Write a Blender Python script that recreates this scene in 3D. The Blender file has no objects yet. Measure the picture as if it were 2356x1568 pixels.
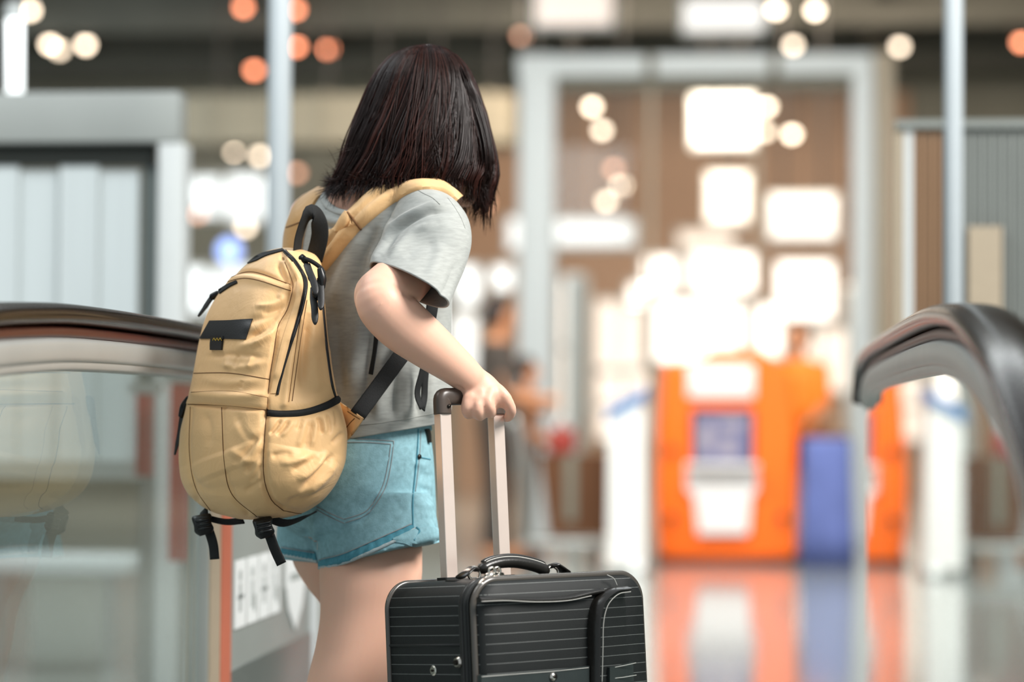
import bpy, bmesh, math, random
import numpy as np
from mathutils import Vector, Matrix
from mathutils.bvhtree import BVHTree

random.seed(7); RNG = np.random.default_rng(7)
scene = bpy.context.scene
COL = scene.collection

# ------------------------------------------------------------------ camera
FW, FH = 2356, 1568
FPX = 5563.0
CAM = np.array([0.0, 0.0, 0.94])
YAW, PITCH, ROLL = math.radians(5.37), math.radians(1.966), math.radians(0.35)
_f = np.array([-math.sin(YAW)*math.cos(PITCH), math.cos(YAW)*math.cos(PITCH), math.sin(PITCH)])
_r0 = np.array([math.cos(YAW), math.sin(YAW), 0.0])
_u0 = np.cross(_r0, _f)
_r = _r0*math.cos(ROLL) + _u0*math.sin(ROLL)
_u = _u0*math.cos(ROLL) - _r0*math.sin(ROLL)
cam_data = bpy.data.cameras.new('camera')
cam = bpy.data.objects.new('camera', cam_data); COL.objects.link(cam)
cam.matrix_world = Matrix(((_r[0], _u[0], -_f[0], CAM[0]), (_r[1], _u[1], -_f[1], CAM[1]), (_r[2], _u[2], -_f[2], CAM[2]), (0, 0, 0, 1)))
cam_data.sensor_width = 36.0
cam_data.lens = FPX/FW*36.0
cam_data.clip_end = 200
cam_data.dof.use_dof = True
cam_data.dof.focus_distance = 3.72
cam_data.dof.aperture_fstop = 1.9
scene.camera = cam

# ------------------------------------------------------------------ light and exposure
world = bpy.data.worlds.new('sky'); scene.world = world
world.use_nodes = True
bg = world.node_tree.nodes['Background']
bg.inputs[0].default_value = (0.86, 0.94, 1.0, 1); bg.inputs[1].default_value = 0.46
def area_light(name, loc, target, size, power, color):
    d = bpy.data.lights.new(name, 'AREA'); d.shape = 'RECTANGLE'; d.size = size[0]; d.size_y = size[1]
    d.energy = power; d.color = color
    o = bpy.data.objects.new(name, d); COL.objects.link(o); o.location = loc
    o.rotation_euler = (Vector(target)-Vector(loc)).to_track_quat('-Z', 'Y').to_euler()
    return o
# unseen area lights added: key on the woman, cool fill on the booth
area_light('added_soft_light', (3.1, 2.4, 4.3), (-0.4, 3.9, 1.1), (2.0, 2.0), 380, (1.0, 0.97, 0.935))
area_light('added_soft_light.001', (-3.2, 4.0, 4.4), (-2.6, 6.9, 1.0), (3.0, 2.0), 85, (0.93, 0.98, 1.0))
# unseen lights added to brighten the hall: cool near, warm at the end
area_light('added_hall_light', (-3.0, 12.5, 6.0), (-3.0, 14.5, 0), (9, 3), 820, (0.95, 1.0, 1.0))
area_light('added_hall_light.001', (1.0, 13.0, 6.0), (0.3, 17.0, 0), (6, 2.5), 480, (1.0, 0.95, 0.88))
area_light('added_hall_light.002', (0.0, 25.5, 6.05), (0.0, 29.0, 0), (7, 4), 1350, (1.0, 0.80, 0.62))
area_light('added_hall_light.003', (-8.0, 24.0, 6.05), (-6.0, 30.0, 0), (8, 5), 700, (0.95, 1.0, 0.98))
vs = scene.view_settings
vs.view_transform = 'Standard'; vs.look = 'None'; vs.gamma = 1.0; vs.exposure = 0.36; vs.use_curve_mapping = False
scene.cycles.use_denoising = True
scene.cycles.sample_clamp_indirect = 6.0

# ------------------------------------------------------------------ helpers
def P(px, py, Y):
    d = _f + (px-FW/2)/FPX*_r + (FH/2-py)/FPX*_u
    return CAM + d*(Y/d[1])
def raydir(px, py):
    d = _f + (px-FW/2)/FPX*_r + (FH/2-py)/FPX*_u
    return d/np.linalg.norm(d)
def proj(v):
    v = np.asarray(v, float)-CAM
    z = v@_f
    return np.stack([FW/2+FPX*(v@_r)/z, FH/2-FPX*(v@_u)/z], -1)
def srgb(h):
    c = [int(h[i:i+2], 16)/255 for i in (0, 2, 4)]
    return tuple((x/12.92 if x <= 0.04045 else ((x+0.055)/1.055)**2.4) for x in c)+(1.0,)
MATS = {}
def mat(name, color, rough=0.6, metal=0.0, var=0.12, scale=30.0, bump=0.0, bscale=200.0, emit=None, estr=0.0, spec=0.5, sheen=0.0, stretch=None, sss=0.0, alpha=None, trans=0.0):
    m = bpy.data.materials.new(name); m.use_nodes = True
    nt = m.node_tree; b = nt.nodes['Principled BSDF']
    c = srgb(color) if isinstance(color, str) else tuple(color)
    tc = nt.nodes.new('ShaderNodeTexCoord')
    mp = nt.nodes.new('ShaderNodeMapping'); nt.links.new(tc.outputs['Object'], mp.inputs[0])
    if stretch: mp.inputs['Scale'].default_value = stretch
    n = nt.nodes.new('ShaderNodeTexNoise'); n.inputs['Scale'].default_value = scale; n.inputs['Detail'].default_value = 4
    nt.links.new(mp.outputs[0], n.inputs[0])
    mx = nt.nodes.new('ShaderNodeMix'); mx.data_type = 'RGBA'
    mx.inputs[6].default_value = tuple(max(0, x*(1-var)) for x in c[:3])+(1,)
    mx.inputs[7].default_value = tuple(min(1, x*(1+var)) for x in c[:3])+(1,)
    nt.links.new(n.outputs[0], mx.inputs[0]); nt.links.new(mx.outputs[2], b.inputs['Base Color'])
    b.inputs['Roughness'].default_value = rough; b.inputs['Metallic'].default_value = metal
    b.inputs['Specular IOR Level'].default_value = spec
    if sheen: b.inputs['Sheen Weight'].default_value = sheen
    if sss:
        b.inputs['Subsurface Weight'].default_value = sss; b.inputs['Subsurface Radius'].default_value = (0.012, 0.004, 0.002); b.inputs['Subsurface Scale'].default_value = 1.0
    if bump:
        n2 = nt.nodes.new('ShaderNodeTexNoise'); n2.inputs['Scale'].default_value = bscale; n2.inputs['Detail'].default_value = 3
        nt.links.new(mp.outputs[0], n2.inputs[0])
        bp = nt.nodes.new('ShaderNodeBump'); bp.inputs['Strength'].default_value = bump; bp.inputs['Distance'].default_value = 0.002
        nt.links.new(n2.outputs[0], bp.inputs['Height']); nt.links.new(bp.outputs[0], b.inputs['Normal'])
    if emit:
        b.inputs['Emission Color'].default_value = srgb(emit) if isinstance(emit, str) else emit
        b.inputs['Emission Strength'].default_value = estr
    MATS[name] = m
    return m
def glass_mat(name, tint=(0.93, 0.97, 0.96, 1), rough=0.01, ior=1.5, gain=1.0):
    m = bpy.data.materials.new(name); m.use_nodes = True; nt = m.node_tree
    for n in list(nt.nodes): nt.nodes.remove(n)
    out = nt.nodes.new('ShaderNodeOutputMaterial'); mix = nt.nodes.new('ShaderNodeMixShader')
    tr = nt.nodes.new('ShaderNodeBsdfTransparent'); gl = nt.nodes.new('ShaderNodeBsdfGlossy'); fr = nt.nodes.new('ShaderNodeFresnel')
    tr.inputs[0].default_value = tint; gl.inputs['Roughness'].default_value = rough; 
    ge = nt.nodes.new('ShaderNodeNewGeometry'); io = nt.nodes.new('ShaderNodeMix'); io.inputs[2].default_value = ior; io.inputs[3].default_value = 1/ior
    nt.links.new(ge.outputs['Backfacing'], io.inputs[0]); nt.links.new(io.outputs[0], fr.inputs['IOR'])
    gl.inputs[0].default_value = (0.95, 0.97, 0.96, 1)
    mul = nt.nodes.new('ShaderNodeMath'); mul.operation = 'MULTIPLY'; mul.inputs[1].default_value = gain; mul.use_clamp = True
    nt.links.new(fr.outputs[0], mul.inputs[0])
    nt.links.new(mul.outputs[0], mix.inputs[0]); nt.links.new(tr.outputs[0], mix.inputs[1]); nt.links.new(gl.outputs[0], mix.inputs[2]); nt.links.new(mix.outputs[0], out.inputs[0])
    MATS[name] = m
    return m

def tag(o, label=None, cat=None, group=None, kind=None):
    if label: o['label'] = label
    if cat: o['category'] = cat
    if group: o['group'] = group
    if kind: o['kind'] = kind
    return o
def empty(name, loc=(0, 0, 0), label=None, cat=None, group=None, kind=None):
    o = bpy.data.objects.new(name, None); COL.objects.link(o); o.location = tuple(loc); o.empty_display_size = 0.05
    return tag(o, label, cat, group, kind)
def put(o, parent):
    if parent is not None:
        o.parent = parent
        loc = Vector(parent.location) if parent.type == 'EMPTY' else Vector((0, 0, 0))
        o.matrix_parent_inverse = Matrix.Translation(-loc)
    return o
def mesh_obj(name, verts, faces, material=None, parent=None, smooth=True):
    me = bpy.data.meshes.new(name)
    me.from_pydata([tuple(map(float, v)) for v in verts], [], [tuple(int(i) for i in f) for f in faces])
    me.validate(); me.update()
    if smooth: me.shade_smooth()
    o = bpy.data.objects.new(name, me); COL.objects.link(o)
    if material is not None: me.materials.append(MATS[material] if isinstance(material, str) else material)
    return put(o, parent)
def fix_normals(o):
    bm = bmesh.new(); bm.from_mesh(o.data); bmesh.ops.recalc_face_normals(bm, faces=bm.faces); bm.to_mesh(o.data); bm.free()
    return o
def add_mod_apply(o, specs):
    for t, kw in specs:
        m = o.modifiers.new(t, t)
        for k, v in kw.items(): setattr(m, k, v)
    dg = bpy.context.evaluated_depsgraph_get(); dg.update()
    me = bpy.data.meshes.new_from_object(o.evaluated_get(dg))
    o.modifiers.clear(); old = o.data; mats = list(old.materials)
    o.data = me
    if not me.materials:
        for mm in mats: me.materials.append(mm)
    bpy.data.meshes.remove(old)
    return o
class MB:
    """collects vertices and faces of one mesh"""
    def __init__(s): s.v = []; s.f = []
    def add(s, v, f):
        k = len(s.v); s.v += [tuple(x) for x in v]; s.f += [tuple(i+k for i in q) for q in f]; return s
    def box(s, lo, hi, rot=0.0, piv=None):
        x0, y0, z0 = lo; x1, y1, z1 = hi
        v = np.array([(x0, y0, z0), (x1, y0, z0), (x1, y1, z0), (x0, y1, z0), (x0, y0, z1), (x1, y0, z1), (x1, y1, z1), (x0, y1, z1)], float)
        if rot:
            p = np.array(piv if piv is not None else ((x0+x1)/2, (y0+y1)/2, 0)); c, sn = math.cos(rot), math.sin(rot)
            d = v-p; v = p+np.stack([d[:, 0]*c-d[:, 1]*sn, d[:, 0]*sn+d[:, 1]*c, d[:, 2]], -1)
        return s.add(v, [(0, 3, 2, 1), (4, 5, 6, 7), (0, 1, 5, 4), (1, 2, 6, 5), (2, 3, 7, 6), (3, 0, 4, 7)])
    def cyl(s, a, b, r0, r1=None, n=16):
        v, f = tube_vf([a, b], [r0, r1 if r1 is not None else r0], n); return s.add(v, f)
    def build(s, name, material, parent=None, smooth=False, bevel=0.0, seg=2):
        o = mesh_obj(name, s.v, s.f, material, parent, smooth)
        if bevel:
            add_mod_apply(o, [('BEVEL', dict(width=bevel, segments=seg, limit_method='ANGLE', angle_limit=math.radians(40)))])
            o.data.shade_smooth()
            try: o.data.set_sharp_from_angle(angle=math.radians(50))
            except Exception: pass
        return o
def pchip(x, y, q):
    x = np.asarray(x, float); y = np.asarray(y, float); q = np.asarray(q, float)
    h = np.diff(x); d = np.diff(y)/h; m = np.zeros_like(y)
    for i in range(1, len(x)-1):
        if d[i-1]*d[i] > 0:
            w1 = 2*h[i]+h[i-1]; w2 = h[i]+2*h[i-1]; m[i] = (w1+w2)/(w1/d[i-1]+w2/d[i])
    m[0] = d[0]; m[-1] = d[-1]
    k = np.clip(np.searchsorted(x, q)-1, 0, len(x)-2); t = (q-x[k])/h[k]
    return y[k]*(2*t**3-3*t**2+1)+h[k]*m[k]*(t**3-2*t**2+t)+y[k+1]*(-2*t**3+3*t**2)+h[k]*m[k+1]*(t**3-t**2)
def spline(pts, n):
    """Catmull-Rom through points (any dimension), n samples by arc length"""
    p = np.asarray(pts, float)
    if len(p) == 2: t = np.linspace(0, 1, n)[:, None]; return p[0]*(1-t)+p[1]*t
    e = np.vstack([2*p[0]-p[1], p, 2*p[-1]-p[-2]]); out = []
    for i in range(1, len(e)-2):
        for t in np.linspace(0, 1, 24, endpoint=False):
            a, b, c, d = e[i-1], e[i], e[i+1], e[i+2]
            out.append(0.5*((2*b)+(c-a)*t+(2*a-5*b+4*c-d)*t*t+(3*b-a-3*c+d)*t**3))
    out.append(p[-1]); out = np.array(out)
    s = np.concatenate([[0], np.cumsum(np.linalg.norm(np.diff(out[:, :min(3, out.shape[1])], axis=0), axis=1))])
    q = np.linspace(0, s[-1], n)
    return np.stack([np.interp(q, s, out[:, k]) for k in range(out.shape[1])], -1)
def ring_faces(nr, n, cap=True, closed=False):
    f = []
    for i in range(nr-1 if not closed else nr):
        a, b = i*n, ((i+1) % nr)*n
        for j in range(n):
            k = (j+1) % n; f.append((a+j, a+k, b+k, b+j))
    if cap and not closed:
        f.append(tuple(range(n-1, -1, -1))); f.append(tuple((nr-1)*n+j for j in range(n)))
    return f
def frames(path, up=None):
    p = np.asarray(path, float); t = np.gradient(p, axis=0); t /= np.linalg.norm(t, axis=1)[:, None]+1e-12
    a = np.array(up if up is not None else (0.0, 0.0, 1.0))
    if abs(a@t[0]) > 0.9: a = np.array([0.0, 1.0, 0.0]) if up is None else a+np.array([0.3, 0.2, 0.1])
    A = []; 
    for i in range(len(p)):
        a = a-t[i]*(a@t[i]); a = a/np.linalg.norm(a); A.append(a)
    A = np.array(A); B = np.cross(t, A)
    return t, A, B
def tube_vf(path, r, n=10, cap=True, up=None, flat=1.0, closed=False):
    p = np.asarray(path, float); r = np.broadcast_to(np.asarray(r, float), (len(p),))
    t, A, B = frames(p, up); ph = np.linspace(0, 2*math.pi, n, endpoint=False); v = []
    for i in range(len(p)):
        v.append(p[i]+r[i]*(np.cos(ph)[:, None]*A[i]*flat+np.sin(ph)[:, None]*B[i]))
    return np.vstack(v), ring_faces(len(p), n, cap, closed)
def limb_vf(pts, radii, n=20, steps=40, rounded=True):
    """pts: (px,py,Y) list; radii in metres; smooth tapered tube with round ends"""
    w = np.array([P(*q) for q in pts]); d = np.hstack([w, np.array(radii, float)[:, None]])
    s = spline(d, steps); p, r = s[:, :3], s[:, 3]
    if rounded:
        t0 = (p[0]-p[1])/np.linalg.norm(p[0]-p[1]); t1 = (p[-1]-p[-2])/np.linalg.norm(p[-1]-p[-2])
        a = np.array([0.98, 0.85, 0.55, 0.2]); pre = [p[0]+t0*r[0]*x*0.9 for x in a[::1]]; prr = [r[0]*math.sqrt(max(0, 1-x*x)) for x in a]
        post = [p[-1]+t1*r[-1]*x*0.9 for x in a[::-1]]; por = [r[-1]*math.sqrt(max(0, 1-x*x)) for x in a[::-1]]
        p = np.vstack([pre, p, post]); r = np.concatenate([prr, r, por])
    return tube_vf(p, r, n)
def section(n, ratio, e, yaw):
    ph = np.linspace(0, 2*math.pi, n, endpoint=False)
    c, s = np.cos(ph), np.sin(ph)
    x = np.sign(c)*np.abs(c)**(2/e); y = ratio*np.sign(s)*np.abs(s)**(2/e)
    return np.stack([x*math.cos(yaw)-y*math.sin(yaw), x*math.sin(yaw)+y*math.cos(yaw)], -1)
def silloft(rows, n=64, steps=60, cap=True):
    """rows: (py, xl, xr, Y, ratio, exponent, yaw_deg): horizontal sections whose outline spans xl..xr in the photo"""
    R = np.array(rows, float); q = np.linspace(R[0, 0], R[-1, 0], steps)
    I = np.stack([pchip(R[:, 0], R[:, k], q) for k in range(1, 7)], -1); v = []
    for py, (xl, xr, Y, ra, e, yw) in zip(q, I):
        a, b = P(xl, py, Y), P(xr, py, Y); c = (a+b)/2; az = math.atan2(c[0], c[1])
        ax = np.array([math.cos(az), -math.sin(az)])
        s = section(n, ra, e, math.radians(yw)); h = (s@ax); s = s/((h.max()-h.min())/2)*(b[0]-a[0])/2*math.cos(az)
        v.append(np.column_stack([c[0]+s[:, 0], c[1]+s[:, 1], np.full(n, c[2])]))
    return np.vstack(v), ring_faces(steps, n, cap)
def ringloft(rings, n=40, steps=30, cap=True, e=2.0):
    """rings: (px,py,Y, ax,ay,aY, bx,by,bY): centre and two half axes given in photo pixels and metres of depth"""
    rows = []
    for (px, py, Y, ax, ay, aY, bx, by, bY) in rings:
        c = P(px, py, Y); rows.append(np.concatenate([c, P(px+ax, py+ay, Y+aY)-c, P(px+bx, py+by, Y+bY)-c]))
    s = spline(np.array(rows), steps); ph = np.linspace(0, 2*math.pi, n, endpoint=False); v = []
    cx = np.sign(np.cos(ph))*np.abs(np.cos(ph))**(2/e); sx = np.sign(np.sin(ph))*np.abs(np.sin(ph))**(2/e)
    for k in range(steps):
        v.append(s[k, :3]+cx[:, None]*s[k, 3:6]+sx[:, None]*s[k, 6:9])
    return np.vstack(v), ring_faces(steps, n, cap)
def fuse(name, parts, voxel, smooth_it, material, parent=None):
    m = MB()
    for v, f in parts: m.add(v, f)
    o = mesh_obj(name, m.v, m.f, material, None); fix_normals(o)
    add_mod_apply(o, [('REMESH', dict(mode='VOXEL', voxel_size=voxel)), ('SMOOTH', dict(factor=0.5, iterations=smooth_it))])
    o.data.shade_smooth()
    return put(o, parent)
def vco(o):
    a = np.empty(len(o.data.vertices)*3); o.data.vertices.foreach_get('co', a); return a.reshape(-1, 3)
def vno(o):
    a = np.empty(len(o.data.vertices)*3); o.data.vertex_normals.foreach_get('vector', a); return a.reshape(-1, 3)
def setv(o, v):
    o.data.vertices.foreach_set('co', np.asarray(v, float).ravel()); o.data.update()
def poly_dist(q, line):
    """distance of pixels q to a polyline, and the fraction along it"""
    L = spline(line, 24) if len(line) > 2 else np.array(line, float); best = np.full(len(q), 1e9); bt = np.zeros(len(q)); n = len(L)-1
    for i in range(n):
        a, b = L[i], L[i+1]; ab = b-a; t = np.clip(((q-a)@ab)/(ab@ab+1e-9), 0, 1); d = np.linalg.norm(q-(a+t[:, None]*ab), axis=1)
        w = d < best; best[w] = d[w]; bt[w] = (i+t[w])/n
    return best, bt
def sculpt(o, strokes, back=False):
    """push the surface in or out along photo-plane strokes: (polyline, width px, depth m, taper)"""
    v = vco(o); n = vno(o); q = proj(v); d = v-CAM; d /= np.linalg.norm(d, axis=1)[:, None]
    face = np.clip(-(d*n).sum(1)*4+0.2, 0, 1)
    disp = np.zeros(len(v))
    for st in strokes:
        line, w, dep = st[:3]; tp = st[3] if len(st) > 3 else True
        L = np.array(line, float); sel = np.where((q[:, 0] > L[:, 0].min()-3*w) & (q[:, 0] < L[:, 0].max()+3*w) & (q[:, 1] > L[:, 1].min()-3*w) & (q[:, 1] < L[:, 1].max()+3*w))[0]
        if not len(sel): continue
        dist, t = poly_dist(q[sel], line)
        a = np.exp(-(dist/w)**2)*dep
        if tp: a *= np.clip(np.sin(np.clip(t, 0.02, 0.98)*math.pi)*1.6, 0, 1)
        disp[sel] += a
    setv(o, v+n*(disp*face)[:, None])
def bvh(*objs):
    V, F = [], []
    for o in objs:
        k = len(V); V += [tuple(x.co) for x in o.data.vertices]; F += [tuple(i+k for i in p.vertices) for p in o.data.polygons]
    return BVHTree.FromPolygons(V, F)
def hit(tree, px, py, Yfall=3.8):
    d = raydir(px, py); h, n, i, t = tree.ray_cast(Vector(CAM), Vector(d))
    if h is None: return None, None
    n = np.array(n); h = np.array(h)
    if n@d > 0: n = -n
    return h, n
def trace(tree, line, n=40, off=0.0, smooth_n=True):
    """lay a photo polyline on a surface: 3D points and normals"""
    s = spline(line, n); pts = []; ns = []
    for q in s:
        h, nn = hit(tree, q[0], q[1])
        if h is None: continue
        pts.append(h); ns.append(nn)
    pts = np.array(pts); ns = np.array(ns)
    if len(pts) < 3: return pts, ns
    for _ in range(2):
        m = ns.copy(); m[1:-1] = (ns[:-2]+ns[1:-1]*2+ns[2:]); ns = m/np.linalg.norm(m, axis=1)[:, None]
    return pts+ns*off, ns
def seam(name, tree, line, r, material, parent, n=40, off=None, sides=6):
    p, ns = trace(tree, line, n, r*0.3 if off is None else off)
    if len(p) < 3: print('SEAM MISS', name, line); return None
    v, f = tube_vf(p, r, sides, up=ns[0]); return mesh_obj(name, v, f, material, parent)
def patch(name, tree, ea, eb, thick, material, parent, nu=30, nv=8, profile=None, base=0.0015, straight=False, relax=0):
    """sheet laid on a surface between two photo polylines"""
    if straight:
        A = np.stack([np.interp(np.linspace(0, 1, nu), np.linspace(0, 1, len(ea)), np.array(ea)[:, k]) for k in (0, 1)], -1)
        B = np.stack([np.interp(np.linspace(0, 1, nu), np.linspace(0, 1, len(eb)), np.array(eb)[:, k]) for k in (0, 1)], -1)
    else: A, B = spline(ea, nu), spline(eb, nu)
    H = np.full((nu, nv, 3), np.nan); N = np.full((nu, nv, 3), np.nan)
    for i in range(nu):
        for j in range(nv):
            q = A[i]+(B[i]-A[i])*j/(nv-1); h, nn = hit(tree, q[0], q[1])
            if h is not None: H[i, j] = h; N[i, j] = nn
    for _ in range(60):
        bad = np.isnan(H[:, :, 0])
        if not bad.any(): break
        for i, j in np.argwhere(bad):
            nb = [(i+a, j+b) for a, b in ((1, 0), (-1, 0), (0, 1), (0, -1)) if 0 <= i+a < nu and 0 <= j+b < nv and not np.isnan(H[i+a, j+b, 0])]
            if nb:
                Y = np.mean([H[k][1] for k in nb]); q = A[i]+(B[i]-A[i])*j/(nv-1); H[i, j] = P(q[0], q[1], Y); N[i, j] = np.mean([N[k] for k in nb], 0)
    for _ in range(2+relax):
        M = N.copy(); M[1:-1] += N[:-2]+N[2:]; M[:, 1:-1] += N[:, :-2]+N[:, 2:]; N = M/np.linalg.norm(M, axis=2)[:, :, None]
    for _ in range(relax):
        G = H.copy(); G[1:-1] = (H[:-2]+2*H[1:-1]+H[2:])/4; H = G; G = H.copy(); G[:, 1:-1] = (H[:, :-2]+2*H[:, 1:-1]+H[:, 2:])/4; H = G
    top = np.empty_like(H)
    for i in range(nu):
        for j in range(nv):
            u, w = i/(nu-1), j/(nv-1); t = thick*(profile(u, w) if profile else 1.0); top[i, j] = H[i, j]+N[i, j]*t
    bot = H-N*base
    v = np.vstack([top.reshape(-1, 3), bot.reshape(-1, 3)]); k = nu*nv; f = []
    I = lambda i, j: i*nv+j
    for i in range(nu-1):
        for j in range(nv-1):
            f.append((I(i, j), I(i+1, j), I(i+1, j+1), I(i, j+1))); f.append((k+I(i, j), k+I(i, j+1), k+I(i+1, j+1), k+I(i+1, j)))
    edge = [I(i, 0) for i in range(nu)]+[I(nu-1, j) for j in range(1, nv)]+[I(i, nv-1) for i in range(nu-2, -1, -1)]+[I(0, j) for j in range(nv-2, 0, -1)]
    for a, b in zip(edge, edge[1:]+edge[:1]): f.append((a, k+a, k+b, b))
    o = mesh_obj(name, v, f, material, parent); fix_normals(o)
    o.data.set_sharp_from_angle(angle=math.radians(55))
    return o
def ribbon(name, path, widths, nrm, thick, material, parent):
    """flat band along 3D points; nrm: surface normal per point (or one)"""
    p = np.asarray(path, float); m = len(p); t = np.gradient(p, axis=0); t /= np.linalg.norm(t, axis=1)[:, None]
    N = np.broadcast_to(np.asarray(nrm, float), (m, 3)); w = np.broadcast_to(np.asarray(widths, float), (m,)); v = []
    for i in range(m):
        s = np.cross(t[i], N[i]); s /= np.linalg.norm(s)+1e-9; nn = np.cross(s, t[i])
        for a, b in ((-1, 0.35), (-0.8, 1), (0, 1), (0.8, 1), (1, 0.35), (1, -0.35), (0.8, -1), (0, -1), (-0.8, -1), (-1, -0.35)):
            v.append(p[i]+s*a*w[i]/2+nn*b*thick/2)
    return mesh_obj(name, v, ring_faces(m, 10), material, parent)
def slab(px0, py0, px1, py1, Y, thick, mb=None):
    xm, ym = (px0+px1)/2, (py0+py1)/2
    x0, x1 = P(px0, ym, Y)[0], P(px1, ym, Y)[0]; z0, z1 = P(xm, py1, Y)[2], P(xm, py0, Y)[2]
    mb = mb or MB(); return mb.box((x0, Y, max(z0, 0.0)), (x1, Y+thick, z1))
def copy_tree(o, parent=None):
    c = o.copy(); COL.objects.link(c); c.parent = parent
    for ch in list(o.children): copy_tree(ch, c)
    return c
# ================================================================== materials of the place
mat('floor_tile', '8d918d', rough=0.10, var=0.06, scale=2.0, spec=0.6)
mat('ceiling_dark', '33352f', rough=0.8, var=0.25, scale=1.2)
mat('beam_grey', '4a4c46', rough=0.7, var=0.2, scale=2)
mat('duct_beige', '6e6a5c', rough=0.7, var=0.15, scale=1.5)
mat('wall_grey', '7d7d72', rough=0.8, var=0.3, scale=0.8)
mat('wall_tan', 'a98a72', rough=0.8, var=0.18, scale=0.9)
mat('white_paint', 'd3d8d8', rough=0.45, var=0.04)
mat('frame_white', 'c6cac8', rough=0.5, var=0.05)
mat('post_grey', 'bcc4c7', rough=0.4, var=0.04)
mat('booth_grey', '989c98', rough=0.5, var=0.06, scale=6)
mat('dark_slot', '10160f', rough=0.7, var=0.2)
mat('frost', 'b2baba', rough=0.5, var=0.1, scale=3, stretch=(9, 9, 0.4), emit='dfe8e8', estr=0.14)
mat('window_cool', 'ffffff', emit='e6f2f6', estr=1.0, var=0.0)
mat('window_cool_soft', 'ffffff', emit='d5dee0', estr=0.8, var=0.0)
mat('window_warm', 'ffffff', emit='fff0e4', estr=1.7, var=0.0)
mat('window_warm_soft', 'ffffff', emit='f2cdb4', estr=0.55, var=0.0)
mat('sign_white', 'ffffff', emit='f4ece4', estr=0.58, var=0.0)
mat('lamp_warm', 'ffffff', emit='ffe6c8', estr=9, var=0.0)
mat('lamp_orange', 'ffffff', emit='ff8c58', estr=6.5, var=0.0)
mat('lamp_blue', 'ffffff', emit='5f90ee', estr=2.2, var=0.0)
mat('lamp_tube', 'ffffff', emit='eef4f4', estr=1.6, var=0.0)
mat('black_metal', '171817', rough=0.5, var=0.2)
mat('kiosk_orange', 'ff6a00', rough=0.4, var=0.05, scale=4)
mat('kiosk_white', 'e6e1dc', rough=0.4, var=0.05)
mat('screen_glow', '50506a', rough=0.2, var=0.5, scale=9, emit='7d7a92', estr=0.45)
mat('print_mark', '8f8790', rough=0.4, emit='8f8790', estr=0.2)
mat('pylon_white', 'e4e2dc', rough=0.4, var=0.04)
mat('sign_blue', '4f7cae', rough=0.4, var=0.1)
mat('sign_teal', '3f93ad', rough=0.4, var=0.1)
mat('cloth_blue', '5a669c', rough=0.8, var=0.25, scale=6)
mat('carton_brown', '55300f', rough=0.8, var=0.15)
mat('steel', 'b4b4ae', rough=0.3, metal=0.8, var=0.08)
mat('banner_red', '8e2d20', rough=0.6, var=0.15)
mat('strip_orange', 'b9654a', rough=0.5, var=0.1)
mat('slat_grey', '7c817c', rough=0.5, var=0.12, scale=5)
mat('slat_brown', '8a6a4c', rough=0.5, var=0.1, scale=5)
mat('slat_beige', 'a3957f', rough=0.5, var=0.08)
mat('newel_grey', '8a8f8a', rough=0.35, var=0.08, scale=5)
mat('kick_grey', '6f7672', rough=0.3, metal=0.4, var=0.1)
mat('sticker_white', 'e9ecea', rough=0.4, var=0.03)
mat('sticker_grey', '9aa19d', rough=0.4, var=0.03)
mat('rubber_black', '17100a', rough=0.2, var=0.3, scale=14, spec=0.16)
mat('rail_red', '4a1d12', rough=0.35, var=0.1)
mat('aluminium', 'b4b5b0', rough=0.38, metal=0.45, var=0.08, scale=8)
glass_mat('glass', gain=1.25)
glass_mat('glass_clear', tint=(0.97, 0.98, 0.98, 1), gain=0.4)

# ================================================================== the hall
CEIL = 6.2
tag(MB().box((-14, 2.2, -0.1), (14, 48, 0)).build('floor', 'floor_tile'), kind='structure')
tag(MB().box((-14, 13, CEIL), (14, 48, CEIL+0.2)).build('ceiling', 'ceiling_dark'), kind='structure')
tag(MB().box((-14, 34, 0), (14, 34.2, CEIL)).build('wall_back', 'wall_grey'), kind='structure')
tag(MB().box((-14.2, 2.2, 0), (-14, 48, CEIL)).build('wall_left', 'wall_grey'), kind='structure')
tag(MB().box((14, 2.2, 0), (14.2, 48, CEIL)).build('wall_right', 'wall_grey'), kind='structure')
tag(MB().box((-4.0, 33.9, 0), (2.35, 34.0, 5.6)).build('wall_center', 'wall_tan'), kind='structure')
mat('plate_dark', '3a3b3a', rough=0.5, metal=0.3, var=0.2, scale=20)
tag(MB().box((-0.95, 2.2, 0.0), (0.26, 5.6, 0.004)).build('floor_bounce_plate', 'plate_dark'), kind='structure')  # unseen dark plate added to cut floor bounce onto the legs
k = 0
for y in (16, 20, 24.5, 28.5, 32):
    k += 1; tag(MB().box((-14, y, CEIL-0.55), (14, y+0.25, CEIL)).build('trim_%d' % k, 'beam_grey'), kind='structure')
for x in (-9, -5.6, -2.2, 1.6, 4.6):
    k += 1; tag(MB().box((x, 13, CEIL-0.3), (x+0.18, 34, CEIL)).build('trim_%d' % k, 'beam_grey'), kind='structure')
# ventilation duct across the hall
d = empty('ventilation_duct', (-5, 27, 4.2), 'beige ventilation duct crossing under the dark ceiling', 'duct')
a0, a1 = P(405, 330, 27), P(1180, 215, 27)
MB().box((a0[0], 27, a0[2]), (a1[0], 27.8, a1[2])).build('duct_body', 'duct_beige', d)
for x in np.linspace(a0[0]+0.4, a1[0]-0.3, 6):
    MB().box((x, 26.97, a0[2]-0.03), (x+0.06, 27.83, a1[2]+0.03)).build('flange', 'duct_beige', d)
    MB().cyl((x+0.03, 27.4, a1[2]), (x+0.03, 27.4, CEIL), 0.02, n=6).build('hanger_rod', 'black_metal', d)

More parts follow.
